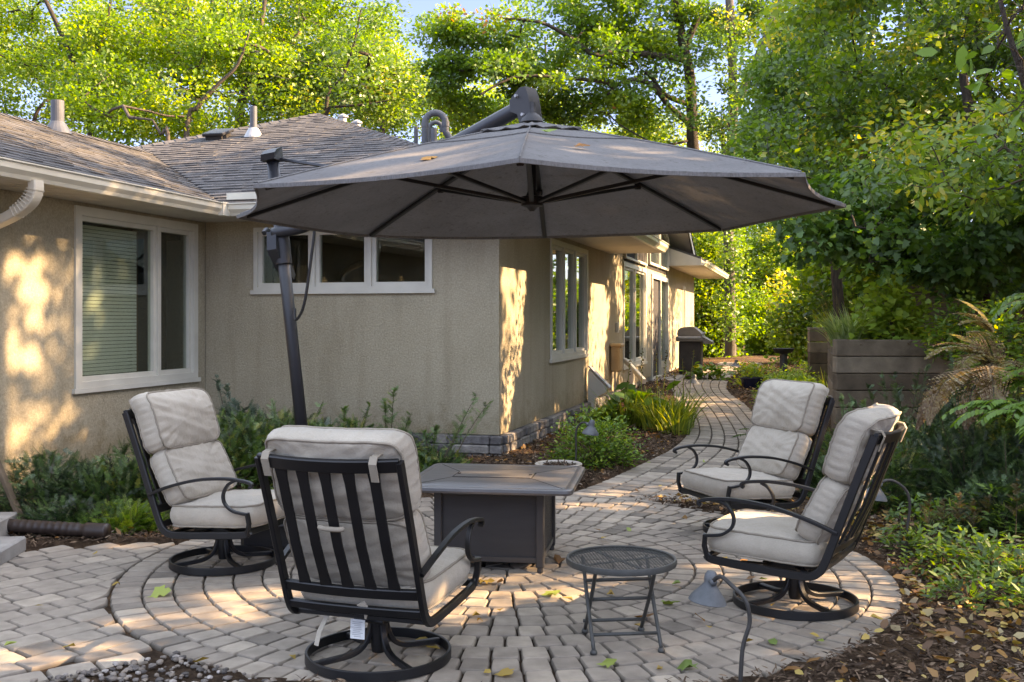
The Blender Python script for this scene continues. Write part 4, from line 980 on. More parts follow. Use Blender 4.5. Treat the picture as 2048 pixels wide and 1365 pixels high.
# ================================================================== UMBRELLA
UC = Vector((.11, 5.72)); UR = 1.78; UZ = 2.15; UA = 2.63
t = thing('cantilever_umbrella', 'large octagonal grey cantilever umbrella on a leaning charcoal pole', 'umbrella', (-1.40, 7.30, 0), 0)
TI = Vector(t.location)
def U(p): return Vector(p) - TI
rim_px = [(1038, 316), (1605, 345), (1688, 408), (1450, 457), (1092, 472), (737, 470), (480, 432), (513, 370)]
ang0 = -92
vert = []
for k, (px, py) in enumerate(rim_px):
    a = rad(ang0 + 45 * k); p = Vector((UC.x + UR * math.cos(a), UC.y + UR * math.sin(a), UZ))
    # actual corner from the photograph: keep the radius direction distance, follow the small sag/tilt of the frame
    Yk = p.y; q = at(px, py, Yk); p = p.lerp(Vector((q.x, Yk, q.z)), .9); vert.append(p)
apex = Vector((UC.x - .0, UC.y, UA))
def canopy_pt(k, f, s_, drop=0.):       # f 0 apex..1 rim ; s 0..1 between rib k and k+1
    a = vert[k]; b = vert[(k + 1) % 8]
    pa = apex.lerp(a, f); pb = apex.lerp(b, f)
    for p in (pa, pb): p.z += .012 * math.sin(PI * f)
    p = pa.lerp(pb, s_); w_ = 4 * s_ * (1 - s_)
    cen = Vector((apex.x, apex.y, p.z)); p = p.lerp(cen, .035 * w_ * f ** 2)     # scalloped hem
    p.z -= .03 * w_ * f * (1 - .6 * f) + .006 * math.sin(f * 22 + k) * w_
    return p
b = MB(); nf, ns = 14, 8; th = .004
def panel(b, f0, f1, nf, lift=0., flare=0.):
    for k in range(8):
        up = [[canopy_pt(k, f0 + (f1 - f0) * i / nf, j / ns) + Vector((0, 0, lift + flare * math.sin(j * 2.1 + k * 1.7) * (i / nf) ** 3)) for j in range(ns + 1)] for i in range(nf + 1)]
        vs = []; fs = []
        for i in range(nf + 1):
            for j in range(ns + 1): vs.append(U(up[i][j]))
        for i in range(nf + 1):
            for j in range(ns + 1): vs.append(U(up[i][j]) - Vector((0, 0, th)))
        m_ = (nf + 1) * (ns + 1); c = lambda i, j, l: l * m_ + i * (ns + 1) + j
        for i in range(nf):
            for j in range(ns):
                fs.append([c(i, j, 0), c(i + 1, j, 0), c(i + 1, j + 1, 0), c(i, j + 1, 0)]); fs.append([c(i, j, 1), c(i, j + 1, 1), c(i + 1, j + 1, 1), c(i + 1, j, 1)])
        for j in range(ns): fs.append([c(nf, j, 0), c(nf, j, 1), c(nf, j + 1, 1), c(nf, j + 1, 0)])
        b.add(vs, fs)
panel(b, .16, 1., nf); cn = b.build('canopy', M['canopy'], t, auto=50)
b = MB(); panel(b, .03, .22, 4, .014, .007); b.build('vent_flap', M['canopy'], t, auto=50)
b = MB()
for k in range(8):       # stitched hem, turned down
    pts = [U(canopy_pt(k, 1., j / ns)) - Vector((0, 0, .008)) for j in range(ns + 1)]; b.bar(pts, .020, .008, (0, 0, 1))
    pts = [U(canopy_pt(k, .42, j / ns)) + Vector((0, 0, .004)) for j in range(ns + 1)]; b.tube(pts, .004, 5)
for k in range(8): b.tube([U(apex.lerp(vert[k], f)) + Vector((0, 0, .012 * math.sin(PI * f) + .003)) for f in np.linspace(.22, .99, 12)], .005, 5)
b.build('hem', M['canopy'], t)
hub = Vector((apex.x, apex.y, 1.55 + (640 - 405) / F * apex.y))
for k in range(8):
    a = vert[k]; b = MB(); pts = [apex.lerp(a, f) + Vector((0, 0, .012 * math.sin(PI * f) - .028)) for f in np.linspace(.06, .965, 9)]
    b.bar([U(p) for p in pts], .030, .020, (a - apex).cross(Vector((0, 0, 1)))); rb = b.build('rib', M['black'], t)
    b = MB(); m_ = apex.lerp(a, .50) + Vector((0, 0, .012 - .045)); h0 = hub + (Vector((a.x, a.y, 0)) - Vector((apex.x, apex.y, 0))).normalized() * .045
    b.bar([U(h0), U(m_)], .026, .020, (a - apex).cross(Vector((0, 0, 1)))); b.cbox(U(m_), (.04, .04, .04), .006); b.build('strut', M['black'], rb)
b = MB(); b.lathe([(.012, -.05), (.03, -.03), (.06, -.02), (.06, .03), (.035, .035), (.024, .06), (.024, UA - hub.z)], U(hub), 20); b.build('hub', M['black'], t, auto=40)
b = MB(); b.lathe([(.065, -.03), (.055, -.005), (.025, .02), (.02, .05)], U(apex) + Vector((0, 0, .035)), 20); b.lathe([(.02, .05), (.02, .08)], U(apex) + Vector((0, 0, .035)), 16); b.build('crown_cap', M['hubplastic'], t, auto=40)
# pole
top = at(545, 318, 7.4); bot = Vector((-1.40, 7.30, .10)); pd = (top - bot).normalized()
b = MB(); b.tube([U(bot), U(top)], .043, 24); b.build('pole', M['pole'], t, smooth=True)
b = MB(); b.tube([U(bot) - Vector((0, 0, .05)), U(bot) + pd * .25], .055, 24); b.build('pole_sleeve', M['black'], t, auto=40)
b = MB(); R = pd.to_track_quat('Z', 'Y').to_matrix()
b.prism([U(top) + R @ Vector(v) for v in ((-.055, -.055, -.02), (.085, -.05, -.02), (.10, -.03, .02), (.04, -.045, .055), (-.055, -.055, .085))], R @ Vector((0, .11, 0))); b.build('pole_cap', M['pole'], t)
# clamp / crank housing
cl = bot.lerp(top, .62); cy_c = at(578, 500, 7.35); k_ = (cy_c.z - bot.z) / (top.z - bot.z); cl = bot.lerp(top, k_)
b = MB(); b.tube([U(cl - pd * .10), U(cl + pd * .13)], .058, 24)
b.prism([U(cl) + R @ Vector(v) for v in ((-.03, -.065, .13), (.08, -.065, .13), (.10, -.065, .0), (.02, -.065, -.12), (-.10, -.065, -.21), (-.13, -.065, -.17), (-.055, -.065, -.03))], R @ Vector((0, .075, 0))); hs = b.build('crank_housing', M['pole'], t, auto=40)
b = MB(); b.bar([U(cl) + R @ Vector(v) for v in ((-.10, -.09, .12), (.03, -.095, .155), (.06, -.095, .13))], .035, .035, R @ Vector((0, 1, 0))); b.bar([U(cl) + R @ Vector(v) for v in ((.0, -.10, .14), (-.01, -.11, -.02), (-.035, -.11, -.03))], .02, .02, R @ Vector((0, 1, 0))); b.build('crank_handle', M['pole'], hs)
elb = at(610, 452, 7.25)
armtop = at(1045, 213, 5.80); endp = at(1066, 205, 5.72)
b = MB(); p1 = cl + R @ Vector((.05, -.03, .12)); b.tube(bezc([U(p1), U(elb - (armtop - elb).normalized() * .05), U(elb + (armtop - elb).normalized() * .08)], 6), .040, 20); b.build('arm_knuckle', M['pole'], t, smooth=True)
b = MB(); b.bar([U(elb), U(elb.lerp(armtop, .5)), U(armtop)], .062, .085, (armtop - elb).cross(Vector((0, 0, 1))), ch=.3); b.build('arm', M['pole'], t, auto=50)
ad = (armtop - elb); ad.z = 0; ad.normalize(); sd = ad.cross(Vector((0, 0, 1)))
b = MB(); b.prism([U(armtop) + ad * a + Vector((0, 0, z)) - sd * .045 for a, z in ((-.06, .035), (.02, .095), (.06, .095), (.085, .04), (.11, -.085), (.10, -.11), (.02, -.11), (.0, -.05), (-.05, -.03))], sd * .09); eh = b.build('arm_end_housing', M['hubplastic'], t, auto=60)
b = MB()
for a, z in ((.0, .05), (.05, -.06)): b.tube([U(armtop) + ad * a + Vector((0, 0, z)) - sd * .06, U(armtop) + ad * a + Vector((0, 0, z)) + sd * .06], .009, 10)
b.build('bolt', M['galv'], eh)
b = MB(); b.bar([U(top) + Vector((.06, 0, -.005)), U(at(700, 340, 6.9)), U(elb.lerp(armtop, .45))], .03, .022, (0, 1, 0)); b.build('tilt_rod', M['pole'], t)
h1 = at(628, 455, 7.2); b = MB(); b.bar(bezc([U(at(608, 455, 7.22)), U(h1), U(at(622, 520, 7.2)), U(at(608, 610, 7.2)), U(at(592, 640, 7.22)), U(at(590, 618, 7.24))], 7), .03, .016, (0, 1, 0)); b.build('lift_handle', M['black'], t, auto=40)
b = MB(); b.cbox((-.02 + -.0, .05, .10), (.80, .80, .20), .03); b.build('base_box', M['wicker'], t)
lb = LB(); P = np.array([list(U(canopy_pt(0, .72, .25)) + Vector((0, 0, .01))), list(U(canopy_pt(0, .38, .15)) + Vector((0, 0, .012))), list(U(canopy_pt(7, .8, .5)) + Vector((0, 0, .01)))])
for i, nm in enumerate(('brown crumpled leaf resting on the umbrella canopy', 'green leaf resting near the umbrella crown', 'tan leaf resting on the left of the umbrella canopy')):
    l_ = LB(); l_.add(leaf_arr(np.zeros((1, 3)), np.array([[1, .2, .1]]), np.array([[0, -.3, 1.]]), .075, 'maple') + np.abs(RNG.normal(0, .006, (1, 14, 3))), (.35, .3, .6)[i]); o = l_.build('leaf_on_canopy', M['litter_green' if i == 1 else 'litter']); o.location = Vector(P[i]) + TI; tag(o, nm, 'leaf')

# ================================================================== PATH LIGHTS
def path_light(lab, base, head, top_z, r=.085, lean=0.):
    bx, by = base; z0 = Gf(bx, by); t = thing('path_light', lab, 'path light', (bx, by, z0), 0); h = Vector(head) - Vector((bx, by, z0)); tz = top_z - z0
    s_ = Vector((h.x, h.y, 0)); L = s_.length; s_.normalize()
    b = MB(); b.tube(bezc([(-.02 * s_.x, 0, -.1), (lean * .4, 0, tz * .35), (lean, 0, tz * .62), (s_.x * L * .02 + lean * .7, s_.y * L * .02, tz * .84), (s_.x * L * .25, s_.y * L * .25, tz * .97), (s_.x * L * .6, s_.y * L * .6, tz), (s_.x * L * .93, s_.y * L * .93, h.z + .035)], 7), .0095, 9); b.build('stem', M['stemmetal'], t, smooth=True)
    R = Matrix.Rotation(rad(8), 3, 'Y')
    b = MB(); b.lathe([(0, .085), (.018, .083), (.028, .068), (.029, .045), (.027, .03), (.04, .012), (.075, -.03), (r, -.052), (r - .004, -.055), (.07, -.034), (.03, .0), (0, .0)], h, 28, rot=R); b.build('lamp_shade', M['pathlight'], t, auto=50)
    b = MB(); b.tube([h + Vector((-s_.x * .045, -s_.y * .045, .04)), h + Vector((-s_.x * .02, -s_.y * .02, .045))], .016, 10); b.build('joint', M['pathlight'], t, smooth=True)
    return t
path_light('grey weathered path light with hooked stem in the right foreground', (.955, 4.40), at(1418, 1180, 4.62), at(1450, 1163, 4.45).z, .085, .05)
path_light('path light with a thin bent rusty stem behind the right hand chair', (2.54, 6.72), at(1750, 982, 6.75), at(1775, 962, 6.72).z, .085, .03)
X, Y = .60, 9.75
path_light('small grey path light hooked over the light green bush by the bowl', (X, Y), at(1182, 858, Y - .05), at(1160, 845, Y).z, .08)
path_light('path light half hidden in the daylilies beside the path', (2.72, 16.5), at(1388, 760, 16.4), at(1372, 752, 16.4).z, .10)
path_light('tiny far path light at the right edge of the path end', (5.0, 23.), at(1471, 728, 22.8), at(1478, 721, 22.8).z, .14)
# stone bowl, blue pot
X, Y = at(1117, 905, 9.3).x, 9.3
t = thing('planter_bowl', 'wide cream stone bowl filled with dry mulch beside the light green bush', 'planter', (X, Y, Gf(X, Y)))
b = MB(); b.lathe([(.10, 0), (.12, .02), (.11, .05), (.17, .12), (.195, .17), (.21, .185), (.212, .2), (.20, .208), (.182, .2), (.17, .17), (.0, .165)], n=40); b.build('bowl', M['bowl'], t, auto=50)
lb = LB(); n = 260; a = RNG.random(n) * 6.28; rr = .17 * np.sqrt(RNG.random(n)); P = np.stack([rr * np.cos(a), rr * np.sin(a), .175 + RNG.random(n) * .02], 1); lb.add(leaf_arr(P, rnd_dirs(n) * [1, 1, .3], rnd_dirs(n, 2), .05, 'lance'), RNG.random(n) * .6); lb.build('dry_mulch', M['chip'], t)
X, Y = at(1503, 765, 19.8).x, 19.8
t = thing('blue_pot', 'dark blue glazed pot at the right edge of the path', 'plant pot', (X, Y, Gf(X, Y)))
b = MB(); b.lathe([(.15, 0), (.16, .02), (.20, .16), (.215, .2), (.23, .205), (.23, .225), (.2, .225), (.19, .18), (0, .17)], n=32); b.build('pot', M['bluepot'], t, auto=50)
# small bird bath far right
X, Y = at(1567, 700, 19.).x, 19.
t = thing('bird_bath', 'dark wide shallow bowl on a pedestal beyond the bright shrub', 'bird bath', (X, Y, Gf(X, Y))); zz = at(1567, 697, 19.).z - Gf(X, Y)
b = MB(); b.lathe([(.10, 0), (.07, .1), (.07, zz - .10), (.16, zz - .07), (.20, zz), (.185, zz), (.15, zz - .03), (0, zz - .04)], n=28); b.build('basin', M['hubplastic'], t, auto=50)

# ================================================================== GRILL
X, Y = 3.98, 24.2
X = at(1382, 700, Y).x; t = thing('gas_grill', 'covered grey gas grill with domed lid standing by the patio door', 'grill', (X, Y, Gf(X, Y)), HA)
b = MB(); prof = [(-.27, 0), (-.29, .05), (-.27, .14), (-.20, .20), (-.05, .22), (.10, .21), (.22, .11), (.28, .05), (.29, 0)]
b.prism([(x, -.33, .90 + z) for x, z in prof], (0, .66, 0)); b.build('lid', M['grill'], t, auto=40)
b = MB(); b.cbox((.31, 0, .98), (.03, .5, .03), .008); b.build('lid_handle', M['galv'], t)
b = MB(); b.cbox((0, 0, .84), (.62, .78, .12), .015); b.build('firebox', M['grill'], t)
b = MB(); b.cbox((-.0, -.40, .87), (.50, .03, .05), .01); b.build('towel_bar', M['galv'], t)
b = MB(); b.prism([(.32, -.33, .88), (.50, -.33, .78), (.50, -.33, .72), (.30, -.33, .74)], (0, .66, 0)); b.build('side_shelf', M['grill'], t)
b = MB(); b.cbox((0, 0, .43), (.50, .66, .70), .015); b.build('cabinet', M['grilldark'], t)
b = MB(); b.cbox((0, -.335, .43), (.42, .01, .58), .004); b.build('cabinet_door', M['grilldark'], t)
for sx in (-1, 1):
    for sy in (-1, 1): b = MB(); b.tube([(sx * .2, sy * .27 - .02, .05), (sx * .2, sy * .27 + .02, .05)], .05, 14); b.build('wheel', M['black'], t)

# ================================================================== TIMBER RETAINING WALLS
def timber_wall(lab, a, b_, z0, z1, th=.14, course=.18, name='timber_wall', ret=None):
    t = thing(name, lab, 'retaining wall', (a[0], a[1], z0), math.atan2(b_[1] - a[1], b_[0] - a[0])); L = math.hypot(b_[0] - a[0], b_[1] - a[1]); mb = MB(); z = 0; k = 0
    while z < z1 - z0 - .02:
        h = min(course, z1 - z0 - z); u = -(.0 if k % 2 else .0)
        while u < L - .01:
            l_ = min(rs.uniform(1.6, 2.6), L - u); mb.cbox((u + l_ / 2, th / 2 + rs.uniform(-.006, .006), z + h / 2), (l_ - .005, th, h - .006), .008, Matrix.Rotation(rs.uniform(-.003, .003), 3, 'Y'), rs.random()); u += l_
        z += h; k += 1
    mb.build('beam', M['timber'], t)
    if ret:
        mb = MB(); ang = math.atan2(ret[1], ret[0]) - math.atan2(b_[1] - a[1], b_[0] - a[0]); R = Matrix.Rotation(ang, 3, 'Z'); Lr = math.hypot(*ret); z = 0
        while z < z1 - z0 - .02:
            h = min(course, z1 - z0 - z); mb.cbox(R @ Vector((Lr / 2 + .07, -.07, 0)) + Vector((.0, 0, z + h / 2)), (Lr - .14, th, h - .006), .008, R, rs.random()); z += h
        mb.build('side_beam', M['timber'], t)
    return t
timber_wall('weathered timber retaining wall holding the raised bed behind the right hand chairs', (3.43, 11.0), (7.4, 11.0), -.1, 1.35, ret=(3.2 * .264, 3.2 * .965))
timber_wall('taller timber wall behind the raised bed, half hidden by branches', (4.75, 13.6), (8.5, 13.0), 1.0, 2.0)
timber_wall('low dark timber wall far behind the raised bed corner', (4.95, 17.3), (7.5, 17.3), .1, 1.42)
# posts in the distance
t = thing('wooden_pole', 'thin grey wooden pole rising behind the umbrella canopy', 'pole', (at(1459, 300, 35.5).x, 35.5, .2)); b = MB(); b.tube([(0, 0, 0), (-.05, 0, 4), (-.24, 0, at(1445, 258, 35.5).z - .2)], .08, 10); b.build('pole', M['barkgrey'], t, smooth=True)
# concrete steps, drain pipe and leaning post at the left edge
for (x0, x1, y0, y1, z0, z1, lab) in ((-4.4, -3.24, 6.42, 6.95, 0, .085, 'lower concrete step at the left edge of the patio'), (-4.4, -3.55, 6.97, 7.5, 0, .15, 'upper concrete step behind the lower one at the left edge')):
    t = thing('concrete_step', lab, 'step', ((x0 + x1) / 2, (y0 + y1) / 2, 0), rad(6)); b = MB(); b.cbox((0, 0, (z0 + z1) / 2), (x1 - x0, y1 - y0, z1 - z0 + .02), .012); b.build('slab', M['concrete'], t)
t = thing('drain_pipe', 'corrugated brown plastic drain pipe ending in the bushes by the steps', 'drain pipe', (-3.15, 7.3, .05)); b = MB(); p0 = Vector((-.75, .12, .05)); p1 = Vector((.32, -.02, .02)); n = 62; vs = [p0.lerp(p1, i / n) for i in range(n + 1)]
b.tube(vs, [(.050 if i % 3 else .043) if i < 50 else .042 + .012 * (i > 52) for i in range(n + 1)], 14); b.build('pipe', M['brownpipe'], t, smooth=True)
t = thing('wooden_stake', 'pale wooden stake leaning against the wall at the left edge', 'stake', (-3.62, 7.55, .0)); b = MB(); b.bar([(.10, 0, .0), (-.22, .1, .62)], .07, .03, (0, 1, 0)); b.build('stake', M['timber'], t)
t = thing('garden_rock', 'grey rounded rock behind the drain pipe by the steps', 'rock', (-3.35, 7.62, .05)); b = MB(); b.add([Vector(p) * .16 for p in ico], icf); o = b.build('rock', M['stone'], t); md = o.modifiers.new('s', 'SUBSURF'); md.levels = md.render_levels = 2
# ================================================================== SUN GAPS (leaves cut from the crowns along sun rays to shape where sunlight lands)
def gw(px, py, r, plane='side'):
    r *= {'g': 1.7, 'left': .62, 'roofL': .7, 'roofF': .7}.get(plane, 1)
    if plane == 'side': p = hit(px, py, (1, 0, 0), 0.)
    elif plane == 'left': p = hit(px, py, (1, 0, 0), -3.41)
    elif plane == 'roofL': p = hit(px, py, nL, cL)
    elif plane == 'roofF': p = hit(px, py, nF, cF)
    elif plane == 'top': # horizontal plane at table height
        Y = (EYE - .54) * F / (py - HY); gap(((px - CX) / F * Y, Y, .54), r); return
    elif plane == 'g': X, Y = ground_px(px, py); gap((X, Y, Gf(X, Y)), r); return
    gap(HL(p), r)
for px, py, r in ((1012, 570, .28), (1030, 590, .28), (1045, 570, .2), (1025, 640, .26), (1040, 660, .22), (1020, 700, .26), (1035, 720, .2), (1012, 760, .2), (1022, 790, .16), (1015, 830, .14), (1008, 690, .2), (1190, 600, .4), (1200, 580, .3), (1185, 650, .35), (1195, 690, .35), (1205, 720, .3), (1210, 640, .3), (1175, 740, .25), (1190, 760, .3), (1238, 560, .35), (1242, 620, .25), (1296, 600, .5), (1294, 680, .5), (1322, 560, .3), (1330, 640, .5), (1352, 620, .7), (1362, 660, .7), (1368, 620, .6), (1356, 690, .6), (1384, 600, .4), (1310, 740, .5), (1375, 700, .5), (1280, 500, .4), (1300, 490, .4), (1230, 475, .4), (1150, 470, .2), (1268, 610, .3)): gw(px, py, r)
for px, py, r in ((15, 520, .14), (40, 540, .16), (80, 540, .18), (60, 590, .14), (95, 530, .10), (60, 640, .10), (20, 700, .10), (55, 720, .12), (90, 740, .08), (50, 850, .14), (90, 830, .10), (20, 900, .12), (60, 920, .10), (100, 880, .07), (30, 960, .10), (130, 840, .07), (180, 880, .06), (5, 800, .1), (160, 820, .05), (-30, 700, .3), (-30, 900, .3), (235, 600, .16), (230, 680, .12)): gw(px, py, r, 'left')
for px, py, r in ((20, 245, .16), (70, 262, .16), (130, 285, .12), (190, 300, .12), (150, 330, .12), (200, 345, .12), (260, 370, .12), (300, 385, .10), (230, 300, .14), (320, 360, .08), (180, 385, .12), (205, 388, .10)): gw(px, py, r, 'roofL')
for px, py, r in ((720, 310, .2), (770, 305, .2), (800, 300, .2), (690, 318, .15), (640, 330, .1), (830, 300, .2)): gw(px, py, r, 'roofF')
for px, py, r in ((250, 1292, .10), (275, 1297, .09), (300, 1268, .10), (325, 1258, .10), (350, 1235, .07), (370, 1262, .10), (400, 1255, .07), (430, 1240, .06), (20, 1340, .14), (90, 1330, .14), (160, 1325, .12), (225, 1305, .10), (490, 1190, .08), (500, 1225, .05), (1010, 1180, .12), (1040, 1200, .12), (1080, 1215, .14), (1120, 1200, .14), (1150, 1215, .14), (1200, 1210, .10), (1060, 1235, .10), (1000, 1245, .12), (950, 1240, .1), (920, 1250, .08), (980, 1265, .08), (1230, 1175, .08), (1090, 1155, .08), (1150, 1160, .06), (1180, 1060, .08), (1160, 1010, .10), (1210, 1000, .08), (1270, 1005, .06), (1380, 1130, .06), (1450, 1130, .05), (1350, 1055, .08), (1440, 1045, .06), (940, 915, .2), (1000, 912, .16), (1080, 880, .2), (1110, 860, .2), (1230, 800, .3), (1280, 870, .2), (1330, 850, .2), (1240, 885, .15), (1340, 770, .4), (1390, 765, .5), (1430, 770, .4), (1300, 780, .4), (1420, 742, .6), (1450, 736, .6), (1480, 730, .8), (1350, 800, .3), (1400, 800, .2), (1440, 725, .8), (1285, 800, .4), (1320, 810, .3), (1480, 860, .12)): gw(px, py, r, 'g')
for px, py, r in ((1010, 945, .10), (1060, 955, .08), (960, 950, .06), (1100, 960, .08), (1130, 975, .10), (1080, 975, .05), (900, 960, .05), (1145, 940, .08)): gw(px, py, r, 'top')
gap((.30, 6.45, .25), .10); gap((.33, 6.6, .12), .10); gap((.30, 6.35, .42), .07)
gap((-.15, 4.62, .35), .09); gap((-.10, 4.75, .28), .10); gap((-.30, 4.3, .65), .06); gap((-.33, 4.25, .85), .05); gap((-.2, 4.5, .5), .05)
gap((1.30, 5.8, .42), .12); gap((1.15, 5.95, .42), .10); gap((1.9, 5.35, 1.04), .12); gap((1.98, 5.5, 1.05), .10); gap((1.98, 7.4, .6), .07)
for x, y, r in ((.9, 5.2, .3), (1.4, 5.4, .25), (.3, 4.6, .3), (-.6, 5.0, .25), (.6, 5.9, .12), (-.3, 4.4, .2), (1.5, 4.9, .2), (1.1, 6.3, .15)): gap((x, y, 2.3), r)

# ================================================================== TREES
def seg_tree(mb, nodes, par, rad_, n=6):
    """draw a skeleton: chains of nodes"""
    ch = {}
    for i, p in enumerate(par):
        if p >= 0: ch.setdefault(p, []).append(i)
    def chain(start, i):
        pts = [nodes[start], nodes[i]]; rr = [min(rad_[start], rad_[i] * 1.15), rad_[i]]; cur = i
        while cur in ch:
            k = sorted(ch[cur], key=lambda q: -rad_[q]); 
            for q in k[1:]: stack.append((cur, q))
            cur = k[0]; pts.append(nodes[cur]); rr.append(rad_[cur])
        mb.tube(pts, rr, n if rr[0] > .04 else 4, cap=False)
    stack = [(0, q) for q in ch.get(0, [])]
    while stack:
        s_, q = stack.pop(); chain(s_, q)
def make_tree(name, lab, base, trunks, clusters, mat, leaf=.12, per=120, crad=.7, shape='rhomb', group=None, bark='bark', cat='tree', rtip=.008, droop=.0, flat=.55, tint=(.5, .25), expo=.5, shade=True, seed=0, upn=.6, docull=True, W=1., sun_tint=.0, maxr=.3):
    """trunks: list of (points, r0, r1) world; clusters: (n,3) world centres"""
    global RNG
    RNG = np.random.default_rng(seed + 1000); rt = random.Random(seed)
    base = Vector(base); t = thing(name, lab, cat, base, 0, group)
    nodes = []; par = []; fixed = []
    for ti, (pts, r0, r1) in enumerate(trunks):
        pp = bezc(pts, 5)
        if ti == 0: start = -1
        else:
            d = [(Vector(pp[0]) - q).length for q in nodes]; start = int(np.argmin(d))
        for i, p in enumerate(pp):
            nodes.append(Vector(p)); par.append(start if i == 0 else len(nodes) - 2); fixed.append(r0 + (r1 - r0) * i / (len(pp) - 1))
    cl = sorted([Vector(c) for c in clusters], key=lambda c: min((c - q).length for q in nodes[::4]))
    tips = []
    for c in cl:
        arr = np.array([tuple(q) for q in nodes]); cv = np.array(c); v = cv - arr; d = np.linalg.norm(v, axis=1) + np.where(v[:, 2] < -.2, -v[:, 2] * .8, 0)
        j = int(np.argmin(d)); a = nodes[j]; L = (c - a).length; k = max(2, int(L / .5)); pj = j
        side = Vector((rt.gauss(0, 1), rt.gauss(0, 1), rt.gauss(0, .6) + .5)) * L * .055
        for i in range(1, k + 1):
            f = i / k; p = a.lerp(c, f) + side * math.sin(PI * f) + Vector((rt.gauss(0, 1), rt.gauss(0, 1), rt.gauss(0, 1))) * .03 * min(L, 1.5)
            nodes.append(p); par.append(pj); fixed.append(None); pj = len(nodes) - 1
        tips.append(pj)
    cnt = [0] * len(nodes)
    for tp in tips: cnt[tp] += 1
    for i in range(len(nodes) - 1, 0, -1):
        if par[i] >= 0: cnt[par[i]] += cnt[i]
    R_ = [min(maxr, max(fixed[i] or 0, rtip * max(1, cnt[i]) ** expo)) if fixed[i] is None else fixed[i] for i in range(len(nodes))]
    mb = MB(); loc = [q - base for q in nodes]; seg_tree(mb, loc, par, R_, 8)
    # twigs in the clusters
    for c in cl:
        for _ in range(3):
            e = c + Vector((rt.gauss(0, 1), rt.gauss(0, 1), rt.gauss(0, .6))) * crad * .6; mb.tube([c - base, (c + e) / 2 - base + Vector((0, 0, .04)), e - base], [rtip * .8, rtip * .6, rtip * .3], 3, cap=False)
    mb.build('trunk', M[bark], t, smooth=True)
    C_ = np.array([tuple(c) for c in cl]); n = len(C_) * per
    ci = np.repeat(np.arange(len(C_)), per); u = rnd_dirs(n); r = RNG.random(n)[:, None] ** .45
    sc = crad * (.6 + .8 * RNG.random(len(C_)))[ci][:, None]
    P = C_[ci] + u * r * sc * np.array([1, 1, flat])
    if docull: keep = cull(P, leaf * .3); P = P[keep]; ci = ci[keep]; u = u[keep]
    n = len(P); D = rnd_dirs(n) * np.array([1, 1, .5]) + u * .7; D[:, 2] -= droop; Nn = rnd_dirs(n) * .8 + np.array([0, 0, upn])
    V = leaf_arr(P - np.array(base), D, Nn, leaf * RNG.uniform(.7, 1.25, n), shape, W)
    ctint = np.clip(RNG.normal(tint[0], tint[1] * .85, len(C_)), 0, 1)[ci]
    lb = LB(); lb.add(V, np.clip(ctint + RNG.normal(0, tint[1] * .4, n), 0, 1)); lb.build('crown', M[mat], t)
    return t
def ell(c, r, n, seed=0, shell=.55):
    g = np.random.default_rng(seed); d = norm(g.normal(size=(n, 3))); rr = (shell + (1 - shell) * g.random(n))[:, None]; rr = np.where(g.random(n)[:, None] < .3, rr * .6, rr)
    return np.array(c) + d * rr * np.array(r)
def ppx(lst): return [at(*q) for q in lst]
def gy_(x, y): return Gf(x, y)
